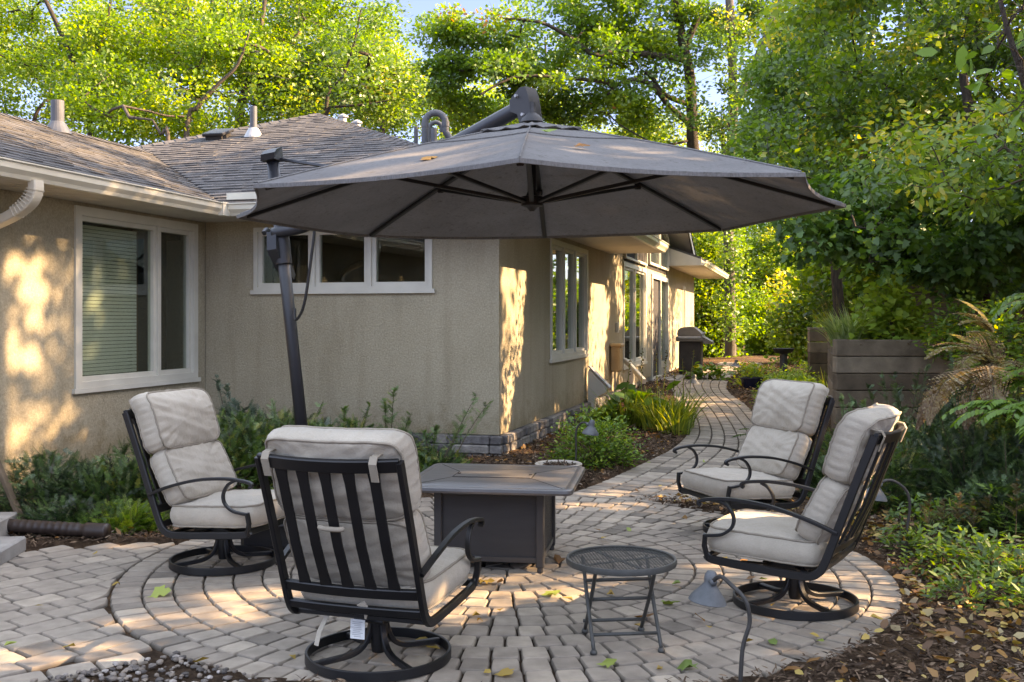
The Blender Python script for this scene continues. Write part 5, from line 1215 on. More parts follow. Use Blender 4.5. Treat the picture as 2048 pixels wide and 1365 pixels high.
# --- trees behind the house, upper left
NT = [
 ('tall yellow green tree at the far left, forking low behind the left roof', [(185, 760, 28), (182, 330, 28), (178, 240, 28), (148, 130, 28), (105, 30, 28), (60, -60, 28)], [[(160, 165, 28), (205, 80, 28), (225, -20, 28)]], .20, [((110, 60, 28), (2.6, 2., 2.6), 44), ((30, 130, 27), (1.5, 2, 2.), 24), ((250, 150, 27.5), (1.3, 1.6, 1.9), 22)], 'lf_bright'),
 ('slender tree leaning right between the two roof slopes', [(360, 760, 26), (372, 280, 26), (395, 215, 26), (440, 165, 26), (475, 130, 26), (500, 60, 26)], [], .13, [((330, 200, 26.5), (1.3, 1.5, 1.2), 20), ((455, 90, 26), (1.5, 1.6, 1.5), 24), ((290, 60, 27), (1.5, 1.5, 1.6), 22)], 'lf_bright'),
 ('straight slim tree rising behind the middle of the valley', [(400, 770, 34), (397, 200, 34), (402, 130, 34), (418, 60, 34), (430, -60, 34)], [], .20, [((400, 50, 34), (2.2, 2, 2.2), 36), ((310, -10, 34), (2., 2, 1.8), 24)], 'lf_yellow'),
 ('big tree with a broad fork behind the ridge of the middle roof', [(478, 780, 29), (478, 280, 29), (485, 200, 29), (505, 140, 29), (520, 60, 29), (540, -60, 29)], [[(484, 210, 29), (530, 150, 29), (575, 100, 29), (610, 40, 29)], [(503, 145, 29), (565, 138, 29), (630, 112, 29), (690, 90, 29)]], .26, [((560, 80, 29), (2.8, 2.2, 2.2), 50), ((600, 170, 29), (1.8, 1.6, 1.2), 24), ((690, 60, 29), (1.6, 1.8, 2.0), 30), ((540, -20, 29), (2.4, 2, 1.2), 24)], 'lf_bright'),
 ('thin leaning tree over the apex of the middle roof', [(640, 770, 26.), (650, 235, 26), (682, 160, 26), (705, 100, 26), (722, 20, 26)], [[(660, 215, 26), (740, 208, 26), (780, 200, 26)]], .10, [((720, 130, 26), (1.2, 1.4, 1.3), 24), ((760, 190, 26.5), (1.0, 1.4, .9), 18), ((640, 150, 27), (1.2, 1.4, 1.), 18)], 'lf_mid'),
 ('small leaning tree low behind the left roof ridge end', [(350, 770, 24), (338, 300, 24), (322, 270, 24), (305, 240, 24)], [], .10, [((260, 225, 24.5), (1.6, 1.2, .8), 22), ((390, 250, 25), (.9, 1., .7), 14), ((200, 190, 25), (1., 1.2, .8), 12)], 'lf_bright'),
 ('bushy bright tree behind the vent pipes on the left roof', [(60, 770, 32), (60, 300, 32), (90, 200, 32)], [], .18, [((40, 180, 32), (2.6, 2., 1.8), 40), ((170, 210, 33), (2.0, 2, 1.4), 26)], 'lf_yellow'),
 ('far pale yellow tree filling in behind the roof vents', [(560, 800, 44), (560, 200, 44), (570, 0, 44)], [], .25, [((480, 150, 44), (4.6, 2, 3.2), 30), ((250, 120, 46), (5, 2, 3.4), 26), ((60, 60, 46), (4, 2, 3.4), 22)], 'lf_yellow'),
 ('rounded bright green tree behind the twin flues', [(760, 800, 40), (765, 240, 40), (770, 120, 40)], [], .25, [((750, 160, 40), (2.0, 2, 2.6), 40), ((660, 200, 41), (2.6, 2, 1.6), 30), ((860, 220, 40), (3.0, 2, 1.4), 36)], 'lf_bright'),
]
for i, (lab, tr, br, r0, cls, mt) in enumerate(NT):
    fw = lambda L: [(q[0], q[1], q[2] - 2.0) for q in L]
    r0 *= .58; trunks = [(ppx(fw(tr)), r0, r0 * .35)] + [(ppx(fw(b)), r0 * .6, r0 * .2) for b in br]
    trunks[0][0][0].z = .0
    C_ = np.concatenate([ell(at(*c), r, int(n * .68), i * 10 + k) for k, (c, r, n) in enumerate(cls)])
    g_ = np.random.default_rng(900 + i); LP_ = [p for tk in trunks for p in bezc(tk[0], 3) if p.z > at(0, 215, 26).z]
    if i < 6 and LP_: C_ = np.concatenate([C_, np.array([list(p) for p in LP_]) + g_.normal(0, .7, (len(LP_), 3))])
    make_tree('deciduous_tree', lab, (trunks[0][0][0].x, trunks[0][0][0].y, 0), trunks, C_, mt, .10 if tr[0][2] < 40 else .14, 280, .72 if tr[0][2] < 40 else 1.1, 'rhomb', 'trees behind the house', 'bark' if i % 2 else 'barkdark', seed=i, docull=False, tint=(.5, .34), W=1.2, flat=.7, upn=.6, expo=.42, rtip=.009)
# --- the oak
trunk = ppx([(1442, 745, 38), (1440, 640, 38), (1420, 470, 38), (1388, 310, 38), (1384, 230, 38), (1378, 140, 38), (1362, 70, 38), (1345, -40, 38)])
limbs = [([(1384, 250, 38), (1340, 215, 37.5), (1300, 168, 37), (1250, 162, 36.5), (1215, 190, 36)], .13, .04), ([(1380, 210, 38), (1330, 190, 37.5), (1300, 150, 37.2), (1290, 148, 37)], .10, .05), ([(1374, 120, 38), (1300, 110, 37), (1240, 100, 36.5), (1190, 110, 36), (1140, 75, 36), (1080, 45, 35.5), (1010, 38, 35)], .13, .04), ([(1215, 165, 36), (1120, 155, 35), (1030, 155, 34.5), (960, 190, 34)], .07, .03), ([(1372, 90, 38), (1400, 20, 38), (1405, -40, 38)], .13, .08), ([(1385, 280, 38), (1320, 290, 37), (1260, 262, 36.5)], .05, .02)]
limbs = [([(q[0], q[1], q[2] - 1.6) for q in L], a, b) for L, a, b in limbs]
cl = np.concatenate([ell(at(*c), r, int(n * .46), 90 + k, .3) for k, (c, r, n) in enumerate([((900, 70, 35), (1.7, 1.5, 1.2), 34), ((880, 150, 34.5), (1.5, 1.5, .8), 24), ((1030, 130, 35), (2.2, 1.8, 1.2), 46), ((1180, 60, 36), (2.6, 1.8, 1.6), 54), ((1240, 200, 36), (1.9, 1.6, .9), 32), ((1330, 90, 37), (2., 2, 1.8), 40), ((1110, 215, 35.5), (1.6, 1.4, .7), 22), ((960, 225, 36), (1.6, 1.2, .6), 18), ((1430, 60, 39), (1.0, 1.2, 1.2), 8), ((1180, 0, 36), (3.2, 2, 1.), 30)])])
LP_ = [p for L, _, _ in limbs for p in bezc(ppx(L), 3)]; LP_ = LP_[::2]; cl = np.concatenate([cl, np.array([list(p) for p in LP_]) + np.random.default_rng(77).normal(0, .8, (len(LP_), 3))])
make_tree('oak_tree', 'large old oak with long twisting limbs reaching left above the umbrella', (trunk[0].x, trunk[0].y, Gf(trunk[0].x, 38)), [([Vector((p.x * (1 - 1.6 / 38), p.y - 1.6, EYE + (p.z - EYE) * (1 - 1.6 / 38))) for p in trunk], .26, .15)] + [(ppx(p), a, b) for p, a, b in limbs], cl, 'lf_oak', .15, 240, .80, 'oak', None, 'barkdark', seed=41, docull=False, tint=(.55, .20), flat=.5, upn=.7, W=1.1, expo=.42)
# --- tall trunk at the path end
trunk = ppx([(1461, 712, 34), (1460, 600, 34), (1457, 450, 34), (1464, 300, 34), (1466, 180, 34), (1462, 60, 34), (1455, -60, 34)])
cl = np.concatenate([ell(at(*c), r, n, 120 + k, .3) for k, (c, r, n) in enumerate([((1480, 40, 35.5), (1.5, 1.2, 1.6), 20), ((1545, 150, 35), (1.2, 1.2, 1.5), 18), ((1435, 250, 35.5), (.5, .6, .8), 5), ((1525, 280, 35), (.8, 1., 1.), 12), ((1462, 380, 35), (.4, .4, 1.2), 6), ((1590, 60, 35), (1.3, 1.2, 1.6), 18)])] + [np.array([list(at(1462 + 10 * math.sin(k * 2.3), 40 + k * 27, 33.5 + .2 * math.cos(k))) for k in range(24)])])
make_tree('tall_tree', 'tall grey trunk standing at the far end of the path', (trunk[0].x, 34, Gf(trunk[0].x, 34)), [(trunk, .19, .13), (ppx([(1466, 225, 34), (1490, 170, 34), (1530, 80, 34), (1570, -40, 34)]), .16, .1)], cl, 'lf_mid', .13, 170, .6, 'rhomb', None, 'barkgrey', seed=52, docull=False, tint=(.4, .3), W=1.1)
# --- bright background trees
BK = [('sunlit yellow green thicket tree left of the tall grey trunk', (1412, 560, 35.8), (.75, .8, 2.4), 40, 'lf_yellow'), ('bright yellow leaved tree right of the tall grey trunk', (1500, 570, 44), (1.7, 2, 3.4), 70, 'lf_yellow'), ('golden autumn tree glowing behind the raised bed', (1580, 560, 42), (1.6, 2, 3.2), 66, 'lf_yellow'), ('green shrubby tree low behind the far path light', (1545, 660, 38), (1.9, 1.5, 1.3), 46, 'lf_bright'), ('broad green background tree high behind the grey trunk', (1480, 440, 50), (4.5, 2.5, 2.6), 50, 'lf_bright'), ('pale far tree behind the right half of the umbrella', (1250, 300, 54), (7, 2.5, 2.6), 90, 'lf_yellow'), ('green tree behind the right hand trees of the slope', (1640, 430, 44), (3., 2.5, 4.), 80, 'lf_bright'), ('low thicket of pale leaves beyond the grill', (1400, 690, 36), (1.0, 1.2, .9), 26, 'lf_bright'), ('far green tree between the oak and the swan neck pipes', (1000, 230, 52), (4.5, 2, 1.8), 38, 'lf_bright'), ('low green bush at the very end of the path', (1630, 640, 30), (1.3, 1.2, 1.6), 36, 'lf_mid'), ('far yellow tree seen through the oak crown', (1090, 130, 56), (5.0, 2, 3.0), 20, 'lf_yellow')]
for i, (lab, c, r, n, mt) in enumerate(BK):
    p = at(*c); b0 = Vector((p.x, p.y, Gf(min(p.x, 6), min(p.y, 30)))); trunks = [([b0, (b0 + p) / 2 + Vector((.3, 0, 0)), p + Vector((0, 0, r[2] * .5))], .16, .05), ([b0 + Vector((.1, 0, .3)), p + Vector((-r[0] * .5, 0, 0))], .09, .04)]
    make_tree('background_tree', lab, b0, trunks, ell(p, r, n, 200 + i, .3), mt, .125, 300, .95, 'rhomb', 'sunlit trees beyond the garden', 'barkdark', seed=70 + i, docull=False, tint=(.5, .34), W=1.25)
t = make_tree('ivy_stump', 'dark leaning tree trunk wrapped in hanging stems left of the grey trunk', tuple(at(1440, 712, 35.5)), [(ppx([(1440, 715, 35.5), (1438, 650, 35.5), (1446, 590, 35.5), (1440, 540, 35.5)]), .30, .22), (ppx([(1436, 660, 35.2), (1412, 640, 35), (1400, 600, 35)]), .06, .03)], np.array([list(at(1440 + RNG.normal() * 8, 690 - k * 9, 35.3)) for k in range(16)]), 'lf_dark', .14, 60, .4, 'rhomb', None, 'barkdark', seed=77, docull=False)

# --- right bank: dark drooping maple, mid green trees, overhanging branch
def boxc(lst, n, seed, Y0, Y1):
    g = np.random.default_rng(seed); out = []
    for _ in range(n):
        while True:
            x = g.uniform(min(a[0] for a in lst), max(a[0] for a in lst)); y = g.uniform(min(a[1] for a in lst), max(a[1] for a in lst))
            if bool(inpoly(lst, x, y)): break
        out.append(list(at(x, y, g.uniform(Y0, Y1))))
    return np.array(out)
A1 = [(1500, 455), (1560, 420), (1640, 370), (1800, 330), (2150, 300), (2180, 560), (2050, 600), (1900, 580), (1800, 535), (1640, 515), (1560, 485)]
make_tree('maple_tree', 'dark green maple hanging low over the raised timber bed', (5.7, 12.3, Gf(5.7, 12.3)), [([Vector((5.7, 12.3, 1.3)), Vector((5.6, 12.2, 2.2)), Vector((5.4, 12.0, 3.2)), Vector((5.2, 12., 4.4))], .11, .05), ([Vector((5.6, 12.2, 2.)), Vector((4.6, 12, 2.5)), Vector((3.6, 11.8, 2.6))], .05, .025), ([Vector((5.6, 12.2, 2.3)), Vector((5.9, 11, 2.8)), Vector((6.0, 9.8, 3.0))], .05, .025)], np.concatenate([boxc(A1, 150, 1, 10.6, 13.2)]), 'lf_dark', .085, 150, .38, 'maple', None, 'barkdark', rtip=.004, seed=81, droop=.55, flat=.42, tint=(.5, .3), upn=1.0, W=.9)
A2 = [(1540, 60), (1700, -80), (2200, -80), (2200, 340), (1860, 370), (1700, 400), (1600, 420), (1530, 330)]
make_tree('bank_tree', 'mid green tree with small leaves filling the right side above the maple', (7.2, 14.6, Gf(7.2, 14.6)), [([Vector((7.2, 14.6, 1.5)), Vector((7.0, 14.5, 3)), Vector((6.4, 14.2, 5)), Vector((5.8, 14, 7.4))], .16, .05), ([Vector((6.9, 14.4, 3.2)), Vector((5.6, 13.8, 4.2)), Vector((4.7, 13.4, 4.6))], .06, .03)], boxc(A2, 210, 2, 11.5, 15.8), 'lf_mid', .085, 190, .48, 'rhomb', 'trees on the right bank', 'barkdark', rtip=.004, seed=82, droop=.25, flat=.5, tint=(.5, .4), W=1.15)
A3 = [(1500, 90), (1600, 40), (1680, 200), (1700, 420), (1560, 440), (1500, 380)]
make_tree('bank_tree', 'blue green tree at the left edge of the right hand foliage', (6.2, 19.5, Gf(6.2, 19.5)), [([Vector((6.2, 19.5, 1)), Vector((6.0, 19.4, 3)), Vector((5.7, 19.2, 6.5))], .13, .05)], boxc(A3, 90, 3, 17.5, 20.5), 'lf_dark', .11, 160, .55, 'rhomb', 'trees on the right bank', 'barkdark', rtip=.005, seed=83, droop=.3, tint=(.7, .35), W=1.1)
A4 = [(1700, 250), (2200, 150), (2200, 430), (1900, 430), (1700, 400)]
make_tree('bank_tree', 'yellow green sapling with arching twigs in front of the right hand trees', (5.2, 9.6, Gf(5.2, 9.6)), [([Vector((5.2, 9.6, .8)), Vector((5.1, 9.6, 1.8)), Vector((4.8, 9.5, 2.7)), Vector((4.3, 9.4, 3.3))], .035, .012), ([Vector((5.1, 9.6, 1.8)), Vector((5.0, 9.3, 2.8)), Vector((4.7, 9.0, 3.6))], .02, .008)], boxc(A4, 46, 4, 8.8, 10.6), 'lf_mid', .085, 70, .34, 'oval', 'trees on the right bank', 'twig', rtip=.003, seed=84, droop=.3, tint=(.7, .3))
cl = boxc([(1960, -60), (2150, -60), (2150, 330), (2010, 300)], 26, 5, 4.8, 5.8)
make_tree('overhanging_tree', 'near tree whose long pointed leaves hang into the top right corner', (4.3, 5.4, Gf(4.3, 5.4)), [([Vector((4.3, 5.4, .4)), Vector((4.0, 5.3, 1.8)), Vector((3.4, 5.3, 2.7)), Vector((2.75, 5.35, 2.7)), at(2035, 120, 5.3), at(1990, -40, 5.3)], .05, .008)], cl, 'lf_lime', .13, 12, .26, 'oval', None, 'barkdark', rtip=.003, seed=85, droop=.5, tint=(.4, .3), W=.95)
# --- shade trees on the bank beyond the right edge of the picture
SH = [(8.6, 2.2), (10.6, 4.4), (8.2, 5.6), (11.2, 7.6), (8.8, 9.2), (11.5, 11.2), (9.8, 13.4), (12.4, 14.6), (10.8, 17.6), (7.4, 3.9), (12.5, 1.5), (12.5, 20.0)]
for i, (x, y) in enumerate(SH):
    g0 = 2.2; c = np.concatenate([ell((x, y, 6.0), (2.1, 2.2, 3.2), 60, 300 + i, .2), ell((x + .6, y, 9.8), (1.9, 2.0, 2.2), 34, 340 + i, .2)])
    c = c[c[:, 0] > .53 * c[:, 1] + .7] if y > 8 else c
    make_tree('shade_tree', 'tall leafy tree growing on the bank beyond the right edge', (x, y, Gf(x, y)), [([Vector((x, y, Gf(x, y))), Vector((x + .2, y, 4)), Vector((x, y + .1, 8)), Vector((x + .3, y, 11))], .18, .05)], c, 'lf_mid', .17, 150, .80, 'rhomb', 'shade trees on the bank', 'barkdark', seed=400 + i, W=1.2, tint=(.4, .3))
for i, (lab, c, r, n, mt) in enumerate([('dense green tree on the slope behind the tall timber wall', (1830, 540, 22), (2.6, 1.5, 1.9), 60, 'lf_mid'), ('dark tree filling the slope at the right edge behind the maple', (2080, 480, 20), (2.2, 1.5, 2.2), 56, 'lf_dark'), ('bright green tree behind the low far timber wall', (1690, 560, 24), (1.6, 1.5, 1.8), 46, 'lf_bright'), ('tall green tree on the slope in the upper right background', (1820, 120, 26), (3.6, 2, 3.6), 70, 'lf_mid')]):
    p = at(*c); b0 = Vector((p.x, p.y, Gf(p.x, p.y))); make_tree('slope_tree', lab, b0, [([b0, (b0 + p) / 2, p + Vector((0, 0, r[2] * .4))], .14, .05)], ell(p, r, n, 500 + i, .3), mt, .14, 190, .7, 'rhomb', 'trees on the slope', 'barkdark', seed=500 + i, docull=False, tint=(.5, .4), W=1.2)
for i, (x, y) in enumerate([(17, 28), (23, 38), (27, 49), (14.5, 23.5), (19, 24)]):
    c = ell((x, y, 4.2), (2.6, 2.4, 3.2), 60, 600 + i, .2); make_tree('shade_tree', 'tall leafy tree growing on the bank beyond the right edge', (x, y, Gf(x, y)), [([Vector((x, y, Gf(x, y))), Vector((x, y, 7))], .2, .06)], c, 'lf_mid', .22, 110, .9, 'rhomb', 'shade trees on the bank', 'barkdark', seed=600 + i, W=1.2, tint=(.5, .4))
RNG = np.random.default_rng(5)

# ================================================================== SHRUBS
def sprays(base, P, D, L, nn=30, nl=.026, mat_t=(.45, .4), nw=1.):
    """needle sprays: P start, D direction, L length arrays -> leaf verts + twig tubes"""
    n = len(P); D = norm(D); up = np.tile([0, 0, 1.], (n, 1)) + RNG.normal(0, .35, (n, 3)); S = norm(np.cross(D, up)); Nn = np.cross(S, D)
    k = np.arange(nn); tt = (k + .5) / nn; sg = np.where(k % 2 == 0, 1, -1)
    PP = P[:, None, :] + D[:, None, :] * (L[:, None, None] * tt[None, :, None]) - np.array([0, 0, 1.]) * (tt[None, :, None] ** 2) * L[:, None, None] * .12
    DD = S[:, None, :] * sg[None, :, None] * .85 + D[:, None, :] * .55 + RNG.normal(0, .12, (n, nn, 3)); LLn = nl * (1 - .55 * tt ** 2)[None, :] * RNG.uniform(.8, 1.15, (n, nn))
    NN = np.broadcast_to(Nn[:, None, :], PP.shape) + RNG.normal(0, .2, PP.shape)
    V = leaf_arr((PP - base).reshape(-1, 3), DD.reshape(-1, 3), NN.reshape(-1, 3), LLn.reshape(-1), 'needle', 2.2 * nw)
    ti = np.clip(np.repeat(RNG.normal(mat_t[0], mat_t[1], n), nn) + .25 * np.tile(tt, n) - .1, 0, 1)
    return V, ti
def yew(lab, c, r, n=420, mat='lf_yew', leaders=(), L=(.09, .19), nn=26, nl=.026, name='yew_shrub', group='yew shrubs', cat='shrub', seed=0, up=.3, dens=1.):
    n = int(n * 1.45)
    """c base centre (x,y), r = (rx, ry, height); leaders = list of tip points (world) of long upright shoots"""
    global RNG
    RNG = np.random.default_rng(seed + 77)
    cx, cy = c; z0 = Gf(cx, cy); base = np.array([cx, cy, z0]); t = thing(name, lab, cat, tuple(base), 0, group)
    d = rnd_dirs(n); d[:, 2] = np.abs(d[:, 2]); rr = (.35 + .65 * RNG.random(n) ** .6)[:, None]
    P = base + d * rr * np.array(r) * np.array([1, 1, .92]); P[:, 2] += .03
    D = d * np.array([.8, .8, .5]) + np.array([0, 0, up]) + RNG.normal(0, .35, (n, 3)); Ls = RNG.uniform(L[0], L[1], n)
    lb = LB(); V, ti = sprays(base, P - norm(D) * Ls[:, None] * .6, D, Ls, nn, nl); lb.add(V, ti)
    st = MB(); rt = random.Random(seed)
    for k in range(16):
        q = Vector(P[rt.randrange(n)] - base); st.tube([(rt.gauss(0, .03), rt.gauss(0, .03), 0), (q.x * .45, q.y * .45, q.z * .6), tuple(q)], [.008, .005, .002], 4, cap=False)
    sel = RNG.permutation(n)[:140]
    Dn = norm(D)
    for k in sel:
        a = Vector(P[k] - base) - Vector(Dn[k]) * Ls[k] * .6; e = a + Vector(Dn[k]) * Ls[k] * .95; st.tube([a, e], [.0022, .001], 3, cap=False)
    for tip, nb in leaders:
        tip = np.array(tip); a = base + np.array([(tip[0] - cx) * .35, (tip[1] - cy) * .35, .08]); pts = [a + (tip - a) * f + np.array([0, 0, .06 * math.sin(PI * f)]) for f in np.linspace(0, 1, 9)]
        st.tube([Vector(p - base) for p in pts], [.007 * (1 - .75 * f) for f in np.linspace(0, 1, 9)], 5)
        f = RNG.uniform(.25, .97, nb); Pb = a + (tip - a) * f[:, None]; Pb[:, 2] += .06 * np.sin(PI * f); az = RNG.random(nb) * 6.28; ax = (tip - a) / np.linalg.norm(tip - a)
        Db = np.stack([np.cos(az), np.sin(az), np.zeros(nb)], 1) * .85 + ax * .75; Lb = (.05 + .17 * (1 - f)) * RNG.uniform(.8, 1.2, nb)
        V, ti = sprays(base, Pb, Db, Lb, 16, nl, (.6, .2)); lb.add(V, ti)
        V, ti = sprays(base, np.array([a + (tip - a) * .55, a + (tip - a) * .8]), np.array([ax, ax]), np.array([np.linalg.norm(tip - a) * .42, np.linalg.norm(tip - a) * .25]), 40, nl, (.65, .1)); lb.add(V, ti)
    st.build('stem', M['twig'], t); lb.build('foliage', M[mat], t)
    return t
# along the left wall
def WP(px, py, Y): return tuple(at(px, py, Y))
yew('blue green yew with two upright tips at the left end of the left wall bed', (at(95, 1000, 7.9).x, 7.9), (0.50, 0.39, 0.61), 567, 'lf_yew', [(WP(70, 915, 7.9), 14), (WP(105, 905, 7.9), 12)], seed=1)
yew('dense blue green yew in the middle of the left wall bed', (at(205, 1000, 7.95).x, 7.95), (0.54, 0.41, 0.51), 621, 'lf_yew', [(WP(160, 925, 8.0), 12)], seed=2)
yew('green yew just left of the left hand chair', (at(275, 990, 8.1).x, 8.1), (0.48, 0.41, 0.63), 567, 'lf_yewgreen', [(WP(240, 920, 8.1), 12), (WP(205, 920, 8.2), 9)], seed=3)
yew('low dark yew behind the drain pipe', (at(140, 1050, 7.55).x, 7.55), (.40, .2, .26), 300, 'lf_yew', [], seed=4)
# behind the left chair and under the middle windows
yew('tall bluish juniper shoot behind the left hand chair', (at(480, 860, 10.3).x, 10.3), (0.38, 0.34, 0.67), 405, 'lf_juniper', [(WP(432, 752, 10.6), 26), (WP(455, 770, 10.5), 22), (WP(470, 800, 10.4), 14)], name='juniper_shrub', seed=5)
yew('broad green yew right behind the left hand chair', (at(470, 930, 9.2).x, 9.2), (0.66, 0.52, 0.76), 1026, 'lf_yewgreen', [(WP(520, 840, 9.5), 12)], seed=6)
yew('green yew filling the corner behind the umbrella pole', (at(570, 950, 9.6).x, 9.6), (0.66, 0.48, 0.67), 864, 'lf_yewgreen', [(WP(545, 800, 9.9), 16), (WP(645, 805, 9.8), 12)], seed=7)
yew('yew with a pale green tip right of the umbrella pole', (at(680, 930, 9.7).x, 9.7), (0.60, 0.46, 0.59), 756, 'lf_yewgreen', [(WP(690, 815, 9.8), 16), (WP(740, 808, 9.8), 14)], seed=8)
yew('yew with the tallest upright spire below the third window', (at(775, 920, 9.6).x, 9.6), (0.50, 0.44, 0.49), 594, 'lf_yewgreen', [(WP(788, 775, 9.7), 40), (WP(770, 800, 9.8), 26), (WP(822, 828, 9.6), 24)], seed=9)
yew('yew with two short spires left of the stone corner', (at(860, 930, 9.5).x, 9.5), (0.46, 0.37, 0.32), 459, 'lf_yewgreen', [(WP(872, 852, 9.6), 20), (WP(850, 862, 9.6), 18)], seed=10)
yew('sparse yew branch leaning right in front of the stone corner', (at(840, 950, 9.2).x, 9.2), (.26, .22, .18), 160, 'lf_yewgreen', [(WP(955, 788, 9.9), 22), (WP(983, 800, 9.8), 18), (WP(930, 850, 9.7), 12)], seed=11)
yew('feathery light green juniper low beside the left hand chair', (at(250, 1062, 7.62).x, 7.62), (.36, .22, .22), 330, 'lf_lime', [(WP(130, 1050, 7.5), 10)], name='juniper_shrub', seed=12, up=.3)
# right bank hedge
k = 0
HD = [((3.05, 8.3), (.5, .4, .62), 'at its left front edge behind the far chair'), ((3.55, 8.9), (.55, .45, .72), 'behind the right hand chair, against the timbers'), ((3.5, 8.0), (.5, .42, .7), 'directly behind the slumped cushion'), ((4.1, 8.5), (.6, .45, .78), 'in the middle of the bank, below the brown ferns'), ((4.0, 7.7), (.5, .4, .62), 'above the bent path light'), ((4.6, 8.0), (.55, .42, .75), 'at the right edge of the picture'), ((3.15, 9.6), (.45, .4, .55), 'beside the timber corner'), ((4.2, 9.6), (.6, .4, .8), 'close against the timber wall on the right'), ((3.5, 7.3), (.42, .35, .42), 'lowest on the bank just behind the seed heads'), ((4.3, 7.2), (.5, .35, .5), 'low by the right edge above the groundcover'), ((2.75, 8.9), (.3, .3, .35), 'smallest, peeping out behind the far chair back')]
for (c, r, w_) in HD:
    z = Gf(*c); ld = [((c[0] + random.uniform(-.3, .3), c[1], z + r[2] + random.uniform(.05, .35)), 14) for _ in range(3)]
    yew('dark green hedge yew ' + w_, c, r, 700, 'lf_yew' if k % 3 else 'lf_yewgreen', ld, group='yew hedge on the right bank', seed=20 + k, L=(.10, .20), nn=24); k += 1
yew('thin dark yew twigs standing up before the timber wall', (at(1800, 860, 10.2).x, 10.2), (.7, .3, .45), 300, 'lf_yew', [(WP(1735, 770, 10.3), 20), (WP(1765, 745, 10.4), 22), (WP(1790, 745, 10.4), 20), (WP(1838, 740, 10.3), 18), (WP(1855, 725, 10.3), 18), (WP(1700, 790, 10.2), 16)], group='yew hedge on the right bank', seed=40)

def leafy(lab, c, r, n, mat, size, shape='oval', name='leafy_shrub', nst=24, tint=(.5, .3), droop=.1, seed=0, group=None, cat='shrub', z0=None, clump=30, crad=.09, W=1., upn=.9, stemmat='twig'):
    global RNG
    RNG = np.random.default_rng(seed + 500); z0 = Gf(*c) if z0 is None else z0; base = np.array([c[0], c[1], z0]); t = thing(name, lab, cat, tuple(base), 0, group)
    m_ = max(1, n // clump); d = rnd_dirs(m_); d[:, 2] = np.abs(d[:, 2]); C_ = d * ((.35 + .65 * RNG.random(m_) ** .6)[:, None]) * np.array(r); C_[:, 2] += .04
    st = MB(); rt = random.Random(seed)
    for q in C_[RNG.permutation(m_)[:nst * 2]]:
        q = Vector(q); st.tube([(q.x * .15, q.y * .15, -.02), (q.x * .5, q.y * .5, q.z * .6), tuple(q)], [.006, .004, .0015], 4, cap=False)
    st.build('stem', M[stemmat], t)
    ci = np.repeat(np.arange(m_), clump); nn_ = len(ci); P = C_[ci] + RNG.normal(0, crad, (nn_, 3)) * np.array([1, 1, .6]); P[:, 2] = np.maximum(P[:, 2], .01)
    D = rnd_dirs(nn_) * np.array([1, 1, .4]) + norm(C_)[ci] * .6; D[:, 2] -= droop; Nn = rnd_dirs(nn_) * .7 + np.array([0, 0, upn])
    lb = LB(); lb.add(leaf_arr(P, D, Nn, size * RNG.uniform(.7, 1.25, nn_), shape, W), np.clip(RNG.normal(tint[0], tint[1] * .6, m_)[ci] + RNG.normal(0, tint[1] * .6, nn_), 0, 1)); lb.build('foliage', M[mat], t)
    return t
def onpx(px, py, dY=0):
    X, Y = ground_px(px, py); return (X, Y + dY)
c = (at(1190, 880, 10.2).x, 10.2)
leafy('light green ferny bush around the hooked path light and stone bowl', c, (.42, .36, .50), 3600, 'lf_lime', .042, 'oval', 'spirea_shrub', 30, (.45, .4), seed=1, clump=16, crad=.06)
leafy('bright green feathery shrub right of the path behind the blue pot', (at(1582, 740, 15.8).x, 15.8), (.52, .42, .56), 5200, 'lf_lime', .048, 'oval', 'spirea_shrub', 24, (.6, .3), seed=2, clump=16, crad=.07)
leafy('yellow leaved plant growing in and over the blue pot', (at(1508, 745, 20.2).x, 20.2), (.30, .25, .42), 420, 'lf_yellow', .09, 'oval', 'potted_plant', 10, (.7, .3), seed=3, clump=10, cat='plant')
leafy('broad leaved hosta clump beside the lilies and utility box', (at(1262, 790, 13.6).x, 13.6), (.42, .35, .38), 130, 'lf_lime', .20, 'oval', 'hosta_plant', 12, (.5, .3), .3, 4, clump=5, crad=.10, W=1.7, cat='plant')
leafy('low green plant with wide leaves at the end of the grill', (at(1415, 738, 22.6).x, 22.6), (.42, .3, .22), 140, 'lf_mid', .16, 'oval', 'hosta_plant', 10, (.6, .3), .2, 5, clump=6, W=1.5, cat='plant')
leafy('small blue green hosta at the edge of the mulch by the path', onpx(1308, 845), (.14, .12, .10), 26, 'lf_juniper', .09, 'oval', 'hosta_plant', 6, (.9, .1), .2, 6, clump=4, crad=.04, W=1.5, cat='plant')
leafy('low dark groundcover patch at the far right of the path end', (at(1500, 728, 24.5).x, 24.5), (.8, .5, .16), 700, 'lf_mid', .07, 'oval', 'groundcover_patch', 10, (.4, .4), seed=7, clump=12, cat='plant')
leafy('small red flowered plant near the far path light', (at(1487, 716, 26).x, 26), (.22, .2, .22), 120, 'lf_oak', .08, 'oval', 'flowering_plant', 6, (.97, .05), seed=8, clump=8, cat='plant')
leafy('large leaved green bush growing in the raised timber bed', (at(1775, 670, 11.4).x, 11.4), (.40, .26, .70), 1300, 'lf_lime', .08, 'maple', 'bed_bush', 16, (.85, .1), .35, 9, clump=12, crad=.10)
leafy('trailing dark purple plant spilling over the timber edge', (at(1830, 690, 11.3).x, 11.35), (.45, .18, .16), 300, 'lf_oak', .06, 'oval', 'trailing_plant', 8, (.95, .1), .5, 10, clump=10, cat='plant')
leafy('green leafy weeds at the left of the far dark timber wall', (at(1585, 700, 17.2).x, 17.2), (.50, .35, .50), 1100, 'lf_mid', .08, 'lance', 'bed_bush', 14, (.8, .2), seed=11, clump=12)
